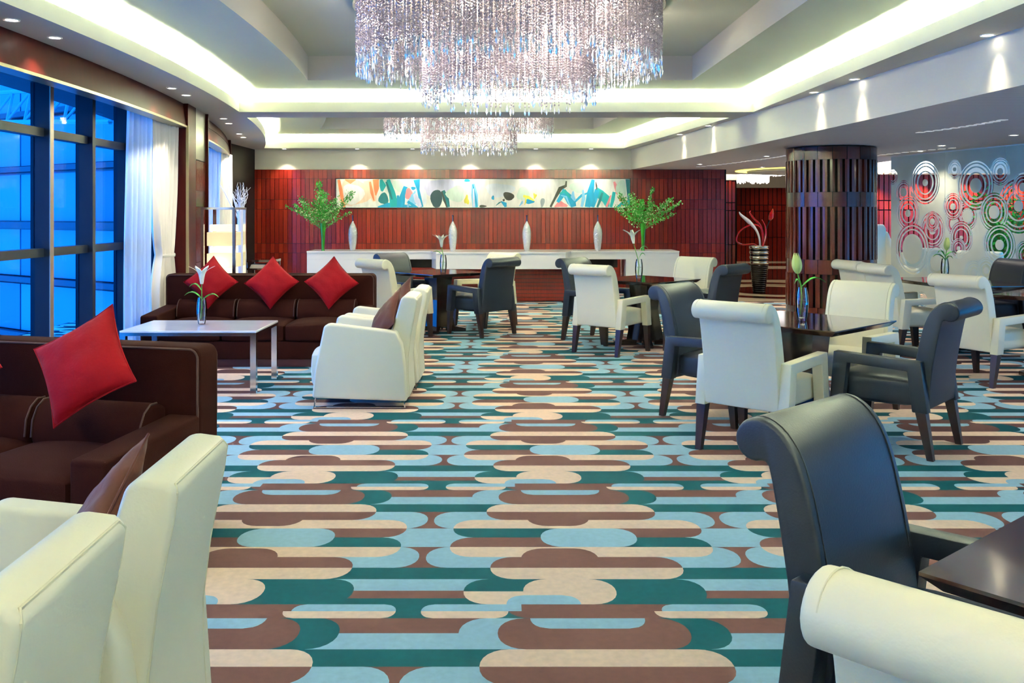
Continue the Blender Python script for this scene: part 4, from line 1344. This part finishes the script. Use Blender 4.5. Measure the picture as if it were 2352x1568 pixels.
# ------------------------------------------------------------------ lantern lamp in a chrome frame, twigs, side table
lm = thing('lantern_lamp', 'glowing stacked paper lantern in a chrome frame behind the sofa', 'lamp', (-3.24, 10.72, 0))
for sx in (-1, 1):
    for sy in (-1, 1):
        g = G(); g.box(sx * 0.18 - 0.016, sx * 0.18 + 0.016, sy * 0.22 - 0.016, sy * 0.22 + 0.016, 0, 1.545); ob('post', g, 'chrome', lm, smooth=0)
g = G()
for sy in (-1, 1): g.box(-0.196, 0.196, sy * 0.22 - 0.016, sy * 0.22 + 0.016, 1.545, 1.57)
for sx in (-1, 1): g.box(sx * 0.18 - 0.016, sx * 0.18 + 0.016, -0.204, 0.204, 1.545, 1.57)
ob('top_frame', g, 'chrome', lm, smooth=0)
g = G(); g.box(-0.19, 0.19, -0.23, 0.23, 0.0, 0.03); ob('foot_plate', g, 'chrome', lm, smooth=0)
z = 0.03
for k, (h_, w_) in enumerate(((0.10, 0.13), (0.165, 0.155), (0.09, 0.13), (0.17, 0.155), (0.08, 0.13), (0.145, 0.155), (0.09, 0.13), (0.17, 0.155), (0.08, 0.13), (0.166, 0.155), (0.088, 0.13))):
    g = G(); g.rbox(-w_, w_, -w_, w_, z + 0.004, z + h_ - 0.004, 0.006, 2); ob('paper_shade', g, 'lantern_paper' if w_ > 0.14 else 'lantern_bright', lm, smooth=0)
    z += h_
point('lantern_bulb', (-3.24, 10.44, 0.9), 1.6, (1, 0.9, 0.7), 0.1)
vt = thing('twig_vase', 'tall pale porcelain floor vase behind the lantern', 'vase', (-3.66, 12.9, 0))
g = G(); g.lathe([(0.10, 0), (0.095, 0.3), (0.07, 0.8), (0.055, 1.1), (0.05, 1.5), (0.054, 1.53), (0.045, 1.52)], 20); ob('body', g, 'porcelain', vt, smooth=60)
tw = thing('twig_arrangement', 'bundle of white curly twigs rising from the tall pale vase', 'twigs', (-3.66, 12.9, 1.45), group=None)
rr = random.Random(21)
for k in range(26):
    a = rr.uniform(0, 2 * PI); s_ = rr.uniform(0.02, 0.13)
    ln = rr.uniform(0.28, 0.5)
    pts = [Vector((0, 0, -0.2))]
    for i in range(1, 9):
        t = i / 8
        pts.append(Vector((math.cos(a) * s_ * t * 1.3 + rr.gauss(0, 0.012), math.sin(a) * s_ * t * 1.3 + rr.gauss(0, 0.012), ln * t)))
    g = G(); g.tube(pts, [0.0075 - 0.0007 * i for i in range(9)], 5); ob('twig', g, 'twig_white', tw)
for dx in (-0.28, -0.16):
    g = G(); g.tube([(0, 0, -0.1), (dx * 0.4, 0, 0.12), (dx * 0.8, 0, 0.34), (dx * 1.05, 0, 0.45)], [0.013, 0.012, 0.01, 0.006], 6); ob('twig', g, 'twig_white', tw)
sd = thing('side_table', 'dark wooden side table with a shelf behind the sofa', 'side table', (-3.12, 12.0, 0))
g = G(); g.box(-0.19, 0.19, -0.2, 0.2, 0.87, 0.90); ob('tabletop', g, 'table_wood', sd, smooth=0)
g = G(); g.box(-0.18, 0.18, -0.19, 0.19, 0.77, 0.79); ob('shelf', g, 'table_wood', sd, smooth=0)
for sx in (-1, 1):
    for sy in (-1, 1):
        g = G(); g.box(sx * 0.17 - 0.015, sx * 0.17 + 0.015, sy * 0.18 - 0.015, sy * 0.18 + 0.015, 0, 0.87); ob('leg', g, 'pedestal_wood', sd, smooth=0)
mg = thing('magazine_stack', 'white magazines lying on the shelf of the side table', 'magazines', (-3.13, 11.97, 0.79))
for k in range(4):
    g = G(); g.box(-0.11, 0.11, -0.14, 0.14, k * 0.012, k * 0.012 + 0.011); ob('magazine', g, 'paper_white', mg, rot=(0, 0, 0.05 * (k - 1)), smooth=0)

#--PART3--

# ------------------------------------------------------------------ painting
def painting():
    w, h = 5.61, 0.545
    x0, z1 = P3(772, YB - 0.05), 1.5 + (490 - 411) * (YB - 0.05) / 2100.0
    pt = thing('painting', 'long abstract painting of teal, orange and black strokes on cream', 'painting', (x0, YB - 0.045, z1 - h))
    cols = {'cream': (238, 234, 218), 'peach': (244, 206, 170), 'orange': (240, 138, 86), 'pale': (226, 236, 236), 'lilac': (214, 214, 232), 'teal': (0, 158, 160), 'blue': (10, 150, 190), 'deep': (0, 104, 110), 'black': (38, 40, 30), 'navy': (16, 52, 62), 'pink': (240, 140, 140), 'yellow': (230, 222, 80), 'sky': (130, 196, 226), 'mint': (206, 226, 204), 'grey': (150, 160, 160)}
    names = list(cols)
    for k, c in cols.items(): mat('paint_' + k, c, 0.5, vary=(9, 0.26), stretch=(2, 1, 0.5))
    S = []
    def poly(c, pts):
        q = [((px - 40) / 2262.0 * w, (250 - py) / 210.0 * h) for px, py in pts]
        if sum(q[i - 1][0] * q[i][1] - q[i][0] * q[i - 1][1] for i in range(len(q))) < 0: q = q[::-1]
        S.append((names.index(c), q))
    def blob(c, cx, cy, rx, ry, rot=0.0, wob=0.12, seed=0, n=18):
        rr = random.Random(seed + int(cx)); out = []
        for k in range(n):
            a = 2 * PI * k / n
            q = 1 + wob * math.sin(3 * a + seed) + rr.uniform(-wob, wob) * 0.4
            x, y = rx * q * math.cos(a), ry * q * math.sin(a)
            out.append((cx + x * math.cos(rot) - y * math.sin(rot), cy + x * math.sin(rot) + y * math.cos(rot)))
        poly(c, [(max(41, min(2301, x)), max(41, min(249, y))) for x, y in out])
    def stroke(c, pts, wds):
        L_, R_ = [], []
        for i, (x, y) in enumerate(pts):
            x2, y2 = pts[min(i + 1, len(pts) - 1)]; x1, y1 = pts[max(i - 1, 0)]
            d = math.hypot(x2 - x1, y2 - y1) or 1; nx, ny = -(y2 - y1) / d, (x2 - x1) / d
            L_.append((x + nx * wds[i], y + ny * wds[i])); R_.append((x - nx * wds[i], y - ny * wds[i]))
        poly(c, [(max(41, min(2301, x)), max(41, min(249, y))) for x, y in L_ + R_[::-1]])
    poly('cream', [(40, 40), (2302, 40), (2302, 250), (40, 250)])
    blob('peach', 180, 140, 130, 100, seed=1); blob('cream', 170, 150, 85, 75, seed=2)
    stroke('orange', [(60, 45), (75, 120), (100, 248)], [10, 14, 12]); stroke('orange', [(110, 44), (150, 60), (190, 44)], [5, 16, 4])
    stroke('peach', [(290, 42), (320, 130), (335, 205)], [45, 40, 12]); stroke('orange', [(345, 42), (350, 110), (345, 160)], [24, 20, 5])
    stroke('orange', [(300, 60), (315, 140), (332, 200)], [8, 12, 4])
    blob('mint', 560, 90, 90, 45, seed=3); blob('lilac', 830, 110, 150, 70, seed=4); blob('pale', 640, 170, 110, 70, seed=5)
    stroke('teal', [(385, 44), (400, 90), (392, 130)], [10, 26, 8]); blob('deep', 405, 185, 38, 42, seed=6)
    stroke('blue', [(360, 246), (440, 232), (560, 240), (670, 247)], [5, 18, 14, 3])
    stroke('teal', [(440, 44), (470, 140), (490, 246)], [14, 24, 34]); stroke('deep', [(425, 60), (450, 130), (470, 190)], [6, 10, 6])
    stroke('blue', [(575, 95), (550, 170), (540, 246)], [16, 22, 26]); stroke('blue', [(515, 160), (522, 210), (525, 246)], [8, 14, 18])
    blob('pink', 600, 150, 30, 40, seed=7); blob('sky', 640, 190, 28, 45, seed=8); stroke('blue', [(660, 44), (672, 120), (700, 246)], [26, 10, 12])
    stroke('sky', [(650, 130), (610, 190), (590, 246)], [6, 10, 8]); stroke('blue', [(590, 205), (630, 230), (668, 248)], [10, 10, 3])
    blob('blue', 634, 108, 18, 12, seed=9); stroke('lilac', [(640, 150), (665, 200), (690, 246)], [8, 22, 12])
    blob('navy', 812, 185, 46, 68, seed=10, wob=0.06); stroke('deep', [(862, 125), (885, 190), (905, 248)], [14, 24, 12]); stroke('black', [(852, 130), (872, 190), (892, 248)], [4, 8, 5])
    blob('mint', 960, 150, 70, 60, seed=11); blob('yellow', 1045, 195, 18, 34, seed=12, wob=0.3); blob('blue', 1048, 50, 22, 12, seed=13)
    stroke('sky', [(1095, 75), (1105, 160), (1112, 248)], [12, 26, 22]); stroke('blue', [(1092, 80), (1110, 170), (1122, 248)], [4, 8, 7]); stroke('lilac', [(1098, 110), (1100, 190), (1100, 246)], [3, 7, 7])
    blob('black', 1168, 240, 28, 9, seed=14); blob('pale', 1300, 120, 110, 50, seed=15)
    blob('black', 1368, 166, 42, 30, seed=16, wob=0.08, rot=0.3); blob('black', 1330, 195, 9, 9, seed=17); blob('blue', 1247, 178, 10, 16, seed=18); stroke('blue', [(1310, 205), (1340, 225), (1345, 246)], [4, 16, 8]); stroke('deep', [(1270, 235), (1295, 215), (1315, 205)], [2, 5, 2])
    blob('mint', 1480, 150, 50, 50, seed=19); blob('blue', 1530, 205, 34, 18, seed=20); stroke('yellow', [(1480, 165), (1520, 175), (1565, 200)], [8, 12, 4]); stroke('yellow', [(1490, 232), (1500, 205), (1500, 170)], [2, 6, 3]); blob('yellow', 1570, 165, 12, 20, seed=21, wob=0.3)
    blob('grey', 1628, 212, 16, 34, seed=22, rot=0.15); stroke('sky', [(1450, 240), (1470, 215), (1475, 200)], [2, 8, 3])
    stroke('pink', [(1720, 246), (1760, 220), (1820, 240)], [4, 26, 8]); stroke('black', [(1690, 246), (1725, 180), (1765, 110), (1808, 90), (1812, 55)], [8, 9, 16, 10, 6])
    stroke('blue', [(1745, 210), (1790, 140), (1850, 200), (1870, 246)], [12, 32, 36, 20]); stroke('sky', [(1770, 160), (1810, 170), (1840, 240)], [3, 7, 5]); stroke('teal', [(1760, 150), (1800, 128), (1845, 180)], [6, 14, 8])
    blob('mint', 1900, 100, 60, 40, seed=23); stroke('blue', [(1880, 205), (1930, 160), (1985, 140)], [8, 9, 5]); stroke('sky', [(1865, 130), (1860, 170), (1880, 200)], [6, 16, 8]); stroke('sky', [(1940, 120), (1945, 180), (1930, 245)], [6, 14, 10])
    stroke('blue', [(2018, 44), (1998, 140), (1975, 248)], [12, 26, 22]); stroke('teal', [(2040, 110), (2070, 150), (2120, 190), (2130, 246)], [14, 34, 34, 14]); stroke('blue', [(2050, 120), (2030, 190), (2010, 248)], [18, 20, 18]); stroke('deep', [(2090, 140), (2070, 200), (2050, 248)], [8, 10, 8]); stroke('black', [(2038, 60), (2044, 90), (2046, 118)], [2, 6, 3])
    stroke('pink', [(2155, 160), (2140, 200), (2120, 246)], [5, 8, 10]); stroke('teal', [(2180, 135), (2170, 190), (2155, 248)], [12, 14, 10]); stroke('pink', [(2180, 60), (2195, 100), (2200, 150)], [8, 14, 6]); blob('mint', 2235, 110, 40, 60, seed=24)
    poly('deep', [(2268, 42), (2301, 42), (2301, 249), (2290, 249), (2278, 140)]); blob('orange', 2232, 190, 14, 18, seed=25); stroke('teal', [(2200, 248), (2240, 225), (2290, 215), (2300, 240)], [4, 16, 20, 6]); blob('orange', 2240, 238, 8, 8, seed=26)
    vs, fs = [], []
    for c, pl in S:
        o = len(vs); vs += [Vector(p) for p in pl]; fs.append(list(range(o, o + len(pl))))
    rv, re, rf, ov, oe, of = delaunay_2d_cdt(vs, [], fs, 0, 1e-5, True)
    g = G()
    o = len(g.v); g.v += [(v.x, 0.0, v.y) for v in rv]
    for f, src in zip(rf, of):
        if not src: continue
        g.f.append(tuple(f)); g.m.append(S[max(src)][0])
    ob('canvas', g, ['paint_' + k for k in names], pt, smooth=0)
    g = G(); g.box(-0.012, w + 0.012, 0.004, 0.044, -0.012, h + 0.012); ob('stretcher', g, 'black_lacquer', pt, smooth=0)
painting()

# ------------------------------------------------------------------ chandeliers
def strand_mesh(length, seed, drop=True):
    rr = random.Random(seed)
    g = G(); z = 0.0
    while z < length:
        r_ = rr.choice([0.007, 0.008, 0.009, 0.011])
        h_ = r_ * rr.uniform(0.9, 1.3)
        a = rr.uniform(0, PI)
        vs = [(0, 0, -z)] + [(r_ * math.cos(a + k * PI / 2), r_ * math.sin(a + k * PI / 2), -z - h_) for k in range(4)] + [(0, 0, -z - 2 * h_)]
        g.add(vs, [(0, 1 + k, 1 + (k + 1) % 4) for k in range(4)] + [(5, 1 + (k + 1) % 4, 1 + k) for k in range(4)])
        z += 2 * h_ + 0.002
    if drop:
        r_, h_ = 0.010, rr.choice([0.05, 0.07, 0.09])
        vs = [(0, 0, -z)] + [(r_ * math.cos(k * PI / 2), r_ * math.sin(k * PI / 2), -z - h_ * 0.6) for k in range(4)] + [(0, 0, -z - h_)]
        g.add(vs, [(0, 1 + k, 1 + (k + 1) % 4) for k in range(4)] + [(5, 1 + (k + 1) % 4, 1 + k) for k in range(4)], None, 1)
    return g
OUT_G = [strand_mesh(0.36 + 0.028 * k, 100 + k, k % 3 != 0) for k in range(6)]
IN_G = [strand_mesh(0.56 + 0.03 * k, 200 + k, k % 3 != 1) for k in range(6)]
OUT_M = [mesh_of('crystal_strand', g, ['crystal', 'crystal_drop'], 0) for g in OUT_G]
IN_M = [mesh_of('crystal_strand', g, ['crystal', 'crystal_drop'], 0) for g in IN_G]
def chandelier(label, cx, cy, single, seed, watts, ztop=3.19):
    t = thing('chandelier', label, 'chandelier', (cx, cy, ztop))
    rr = random.Random(seed)
    RO, RI = 1.255, 0.715
    g = G(); g.lathe([(RO + 0.03, 0.0), (RO + 0.035, 0.025), (RO + 0.02, H4 - ztop)], 64); ob('ceiling_plate', g, 'chandelier_plate', t, smooth=50)
    if single:
        for rad, sp, ms in ((RO, 0.042, OUT_M), (RI, 0.042, IN_M)):
            n = int(2 * PI * rad / sp)
            for k in range(n):
                a = 2 * PI * k / n
                ob('crystal_strand', rr.choice(ms), None, t, (rad * math.cos(a), rad * math.sin(a), 0), (0, 0, rr.uniform(0, PI)))
    rings = [(RO - 0.02, 0.04, OUT_G), (RO - 0.06, 0.04, OUT_G), (RO - 0.13, 0.05, OUT_G), (RO - 0.26, 0.07, OUT_G), (RO - 0.40, 0.08, OUT_G), (RI - 0.02, 0.04, IN_G), (RI - 0.07, 0.04, IN_G), (RI - 0.18, 0.06, IN_G), (RI - 0.34, 0.08, IN_G), (RI - 0.52, 0.10, IN_G)]
    if not single: rings = [(RO, 0.036, OUT_G), (RI, 0.036, IN_G)] + rings
    for tier, gs in (('outer_crystal_tier', OUT_G), ('inner_crystal_tier', IN_G)):
        g = G()
        for rad, sp, q in rings:
            if q is not gs: continue
            n = int(2 * PI * rad / sp)
            for k in range(n):
                a = 2 * PI * (k + rr.random() * 0.6) / n
                src = rr.choice(gs)
                o = len(g.v)
                X = Matrix.Translation((rad * math.cos(a), rad * math.sin(a), 0)) @ Matrix.Rotation(rr.uniform(0, PI), 4, 'Z')
                g.v += [tuple(X @ Vector(p)) for p in src.v]
                g.f += [tuple(i + o for i in f) for f in src.f]; g.m += src.m
        me = bpy.data.meshes.new(tier); me.from_pydata(g.v, [], g.f)
        for m in ('crystal', 'crystal_drop'): me.materials.append(M[m])
        me.polygons.foreach_set('material_index', g.m)
        o = ob(tier, me, None, t); o['kind'] = 'stuff'
    g = G(); g.lathe([(0.0, -0.02), (0.014, -0.012), (0.018, 0.0), (0.014, 0.012), (0.0, 0.02)], 8, cap=False); bulb = mesh_of('bulb', g, 'bulb_glow', 60)
    for k in range(10):
        a = 2 * PI * k / 10
        rad = 1.0 if k % 2 else 0.5
        ob('bulb', bulb, None, t, (rad * math.cos(a), rad * math.sin(a), -0.10 if k % 2 else -0.3))
    for k in range(4):
        a = 2 * PI * k / 4 + 0.4
        p = point('chandelier_lamp', (cx + 0.925 * math.cos(a), cy + 0.925 * math.sin(a), ztop - 0.32), watts, (1, 0.88, 0.72), 0.08)
    point('chandelier_lamp', (cx, cy, ztop - 0.5), watts, (1, 0.88, 0.72), 0.08)
CH_W = 28.0
chandelier('large round crystal chandelier hanging over the aisle', 0.07, 7.6, True, 1, CH_W)
chandelier('smaller-looking crystal chandelier behind, over the counter area', -0.47, 13.6, False, 2, CH_W)
chandelier('added unseen crystal chandelier above the viewpoint, for fill light', 0.07, 0.3, False, 3, CH_W * 0.5)  # out of view; added as a source of fill light
# lobby chandeliers, far away: joined tiers of strands
def far_chandelier(label, x, y, zt, r_, drop, seed):
    t = thing('lobby_chandelier', label, 'chandelier', (x, y, zt), group='lobby chandeliers')
    rr = random.Random(seed)
    for tier, (ra, dl) in (('outer_crystal_tier', (r_, drop * 0.7)), ('inner_crystal_tier', (r_ * 0.6, drop))):
        g = G()
        for rad in (ra, ra * 0.9, ra * 0.7):
            n = int(2 * PI * rad / 0.045)
            for k in range(n):
                a = 2 * PI * k / n
                L_ = dl * rr.uniform(0.85, 1.0)
                c = (rad * math.cos(a), rad * math.sin(a))
                g.box(c[0] - 0.012, c[0] + 0.012, c[1] - 0.012, c[1] + 0.012, -L_, 0)
        o = ob(tier, g, 'crystal_far', t, smooth=0); o['kind'] = 'stuff'
    g = G(); g.lathe([(r_ + 0.03, -0.0), (r_ + 0.03, 0.06)], 32); ob('ceiling_plate', g, 'chandelier_plate', t)
far_chandelier('bright crystal chandelier in the lobby left of the round pillar', 6.45, 24.0, 2.94, 0.95, 0.66, 5)
far_chandelier('bright crystal chandelier in the lobby right of the round pillar', 7.35, 16.6, 2.94, 0.75, 0.72, 6)

# ------------------------------------------------------------------ patterned glass screen
def screen():
    A, d = Vector((5.76, 13.47)), Vector((0.2174, -0.9761))
    t = thing('glass_screen', 'frosted glass screen with clear ringed circles at the right', 'screen', (A.x, A.y, 0), math.atan2(d.y, d.x))
    def sz(cx, cy):
        px, py = 2000 + cx * 0.2551, 320 + cy * 0.2551
        k = (px - 1149.5) / 2100.0
        s_ = (A.y * k - A.x) / (d.x - d.y * k)
        Y = A.y + d.y * s_
        return s_, 1.5 - (py - 490) * Y / 2100.0, Y
    circ = []
    for cx, cy, ry, inner in ((200, 340, 70, 0), (755, 270, 88, .2), (1165, 290, 125, .25), (295, 475, 108, .38), (490, 390, 195, .16), (335, 665, 160, .2), (870, 690, 130, .45), (755, 760, 110, .5), (555, 815, 165, .25), (555, 740, 95, .3), (375, 985, 230, .58), (740, 605, 122, .24), (945, 415, 222, .30), (815, 885, 150, .12), (1330, 600, 250, .2), (1110, 655, 178, .34), (1160, 950, 190, .25),
                             (590, 1110, 150, .5), (930, 1200, 115, .3), (1040, 1180, 120, .25), (790, 980, 95, .2), (1400, 1040, 130, .2), (1370, 430, 130, .3)):
        s_, z, Y = sz(cx, cy)
        circ.append((s_, z, ry * 0.2551 * Y / 2100.0, inner))
    rr = random.Random(4)
    # the screen goes on beyond the picture's edge
    for k in range(10):
        circ.append((2.9 + rr.random() * 1.8, 0.3 + rr.random() * 1.9, rr.uniform(0.12, 0.3), rr.uniform(0.2, 0.45)))
    for k in range(7):
        circ.append((0.2 + rr.random() * 2.4, 0.1 + rr.random() * 0.45, rr.uniform(0.1, 0.2), 0.3))
    lines = (0.93, 0.88, 0.78, 0.73, 0.55, 0.50)
    zt = H2 - 0.012
    for s0, s1 in ((0.0, sz(670, 0)[0]), (sz(670, 0)[0] + 0.006, sz(1220, 0)[0]), (sz(1220, 0)[0] + 0.006, sz(1220, 0)[0] + 1.3), (sz(1220, 0)[0] + 1.306, sz(1220, 0)[0] + 2.7)):
        vs = [Vector((s0, 0.0)), Vector((s1, 0.0)), Vector((s1, zt)), Vector((s0, zt))]; fs = [[0, 1, 2, 3]]
        loc = [c for c in circ if c[0] + c[2] > s0 and c[0] - c[2] < s1]
        for (s_, z, r_, inner) in loc:
            for q in (1.0,) + tuple(l for l in lines if l > inner + 0.05) + ((inner,) if inner else ()):
                n = 36; o = len(vs)
                vs += [Vector((s_ + r_ * q * math.cos(2 * PI * k / n), z + r_ * q * math.sin(2 * PI * k / n))) for k in range(n)]
                fs.append(list(range(o, o + n)))
        rv, re, rf, ov, oe, of = delaunay_2d_cdt(vs, [], fs, 0, 1e-5, True)
        g = G(); g.v = [(v.x, 0.0, v.y) for v in rv]
        for f, src in zip(rf, of):
            if 0 not in src: continue
            c = sum((rv[i] for i in f), Vector((0, 0))) / len(f)
            clear = 0
            for (s_, z, r_, inner) in reversed(loc):
                q = math.hypot(c.x - s_, c.y - z) / r_
                if q < 1.0:
                    on = any(lines[k + 1] - 0.0 < q < lines[k] for k in (0, 2, 4)) and q > inner + 0.05
                    clear = 0 if (on or q < inner) else 1
                    break
            g.f.append(tuple(f)); g.m.append(clear)
        me = bpy.data.meshes.new('glass_pane'); me.from_pydata(g.v, [], g.f)
        me.materials.append(M['frosted_glass']); me.materials.append(M['glass_screen_clear'])
        me.polygons.foreach_set('material_index', g.m)
        o = ob('glass_pane', me, None, t)
        so = o.modifiers.new('thickness', 'SOLIDIFY'); so.thickness = 0.012; so.offset = 0
    g = G(); g.box(0, 5.3, -0.03, 0.03, 0.0, 0.02); ob('floor_channel', g, 'chrome', t, smooth=0)
screen()

# tall white wing chairs beyond the screen, and a bush
def wing_chair(x, y, fx, fy, label, sz=1.0):
    t = thing('wing_chair', label, 'armchair', (x, y, 0), heading(fx, fy), 'tall white wing chairs')
    t.scale = (1, 1, sz)
    g = G(); g.prism([(-0.30, 0.3), (-0.22, 0.3), (-0.26, 1.25), (-0.30, 1.32), (-0.38, 1.32), (-0.42, 1.25), (-0.38, 0.3)], -0.32, 0.32, 'x', bevel=0.03, seg=3); ob('backrest', g, 'white_leather_lounge', t, smooth=50)
    g = G(); g.soft(-0.30, 0.30, -0.28, 0.34, 0.22, 0.46, 0.04, (0, 0.01, 0.02), 5); ob('seat', g, 'white_leather_lounge', t, smooth=50)
    for sx in (-1, 1):
        a, b = (0.28, 0.37) if sx > 0 else (-0.37, -0.28)
        g = G(); g.prism([(-0.36, 0.12), (0.34, 0.12), (0.32, 0.62), (0.0, 0.66), (-0.14, 0.95), (-0.26, 1.2), (-0.36, 1.2)], a, b, 'x', bevel=0.03, seg=3); ob('wing', g, 'white_leather_lounge', t, smooth=50)
        for yy in (-0.3, 0.28):
            g = G(); g.box(sx * 0.30 - 0.02, sx * 0.30 + 0.02, yy - 0.02, yy + 0.02, 0, 0.14); ob('leg', g, 'chair_leg_wood', t, smooth=0)
wing_chair(6.25, 14.75, 0.5, -0.85, 'tall white wing chair right beside the round pillar, past the screen end')
wing_chair(7.3, 15.7, -0.3, -0.95, 'white wing chair seen through the left pane of the glass screen', 0.68)
wing_chair(6.75, 13.2, -0.8, -0.6, 'white wing chair seen through the middle pane of the glass screen', 0.72)
pb = thing('plant_pot', 'pale tub holding a bush behind the glass screen', 'plant pot', (7.72, 14.1, 0))
g = G(); g.lathe([(0.18, 0), (0.24, 0.5), (0.26, 0.52), (0.23, 0.5), (0.0, 0.46)], 24, cap=False); ob('tub', g, 'plant_pot', pb, smooth=50)
bs = thing('bush', 'dense green bush seen through the right panes of the glass screen', 'bush', (7.72, 14.1, 0.46))
rr = random.Random(8)
for k in range(9):
    a = 2 * PI * k / 9
    tip = Vector((0.42 * math.cos(a) * rr.uniform(.5, 1), 0.42 * math.sin(a) * rr.uniform(.5, 1), rr.uniform(0.7, 1.35)))
    g = G(); g.tube([(0, 0, 0), tip * 0.5 + Vector((0, 0, 0.1)), tip], [0.014, 0.01, 0.004], 5); b = ob('branch', g, 'stem_green', bs)
    lg = G()
    for j in range(150):
        c = tip * rr.uniform(0.35, 1.0) + Vector((rr.gauss(0, 0.12), rr.gauss(0, 0.12), rr.gauss(0, 0.12)))
        a_ = Vector((rr.gauss(0, 1), rr.gauss(0, 1), rr.gauss(0, 1))).normalized(); w_ = a_.cross(Vector((rr.gauss(0, 1), rr.gauss(0, 1), 1))).normalized()
        lg.add([c, c + a_ * 0.04 + w_ * 0.02, c + a_ * 0.08, c + a_ * 0.04 - w_ * 0.02], [(0, 1, 2, 3)], None, 0)
    o = ob('leaves', lg, ['leaf'], b, smooth=0); o['kind'] = 'stuff'

# ------------------------------------------------------------------ downlights
g = G(); g.lathe([(0.034, -0.002), (0.048, -0.006), (0.050, 0.0)], 20, cap=False); trim_m = mesh_of('trim_ring', g, 'vent_white', 50)
g = G(); g.add([(0.036 * math.cos(2 * PI * k / 20), 0.036 * math.sin(2 * PI * k / 20), -0.003) for k in range(20)], [tuple(range(20))]); lens_m = mesh_of('lens', g, 'lens_glow', 0)
def downlight(x, y, z, label, group, watts=DOWN_W, size=95, col=(1, 0.90, 0.74), tilt=(0, 0), blend=0.7):
    t = thing('downlight', label, 'downlight', (x, y, z), group=group)
    ob('trim_ring', trim_m, None, t); ob('lens', lens_m, None, t)
    l = bpy.data.lights.new('downlight_lamp', 'SPOT'); l.energy = watts; l.spot_size = R(size); l.spot_blend = blend; l.color = col; l.shadow_soft_size = 0.04
    o = bpy.data.objects.new('downlight_lamp', l); COL.objects.link(o); o.location = (x, y, z - 0.012)
    o.rotation_euler = (tilt[0], tilt[1], 0)
LW = 'small round downlight in the soffit along the window side'
for x, y in ((-3.08, 5.76), (-3.09, 6.34), (-3.20, 8.9), (-3.24, 9.42), (-3.56, 11.75), (-3.68, 12.38), (-4.0, 14.0), (-4.12, 14.64), (-3.1, 4.0), (-3.15, 2.4)):
    downlight(x, y, H1 - 0.001, LW, 'window-side downlights', DOWN_W * 1.5, 110)
LF = 'small downlight grazing the curved white fascia'
for y in (4.0, 6.25, 8.3, 9.2, 12.7, 14.1, 2.0):
    downlight(fascia_x(y) - 0.075, y, H1 - 0.001, LF, 'fascia downlights', DOWN_W * 0.6, 66, blend=1.0)
LB = 'small downlight above the panelled back wall'
for px in (660, 825, 950, 1080, 1230, 1355):
    downlight(P3(px, YB), YB - 0.24, H1 - 0.001, LB, 'back wall downlights', DOWN_W * 1.6, 88, (1, 0.94, 0.86))
LC = 'round downlight in the low slatted ceiling'
for x, y in ((4.4, 3.2), (4.4, 5.6), (5.5, 9.8), (5.65, 12.3), (4.9, 7.2), (6.5, 6.5), (6.6, 9.2), (3.9, 13.4), (5.2, 14.2), (3.4, 15.6), (8.2, 11.5), (3.9, 1.2), (7.2, 13.6), (5.45, 11.3)):  # last two are added, to brighten the bush and the screen front
    downlight(x, y, H2 - 0.001, LC, 'low ceiling downlights', DOWN_W * 1.2, 120)
LR = 'bright downlight washing the red wall behind the glass screen'
for x in (7.3, 8.3, 9.3, 10.3):
    downlight(x, 18.1, 2.279, LR, 'red wall downlights', DOWN_W * 5, 120)
LO = 'downlight in the lobby ceiling'
for x, y in ((5.4, 21.6), (7.5, 21.5), (8.5, 27.5), (4.75, 16.6), (6.5, 26.0)):
    downlight(x, y, 2.999 if y > 19.6 else H2 - 0.001, LO, 'lobby downlights', DOWN_W * (2 if y > 19.6 else 0.6), 120)
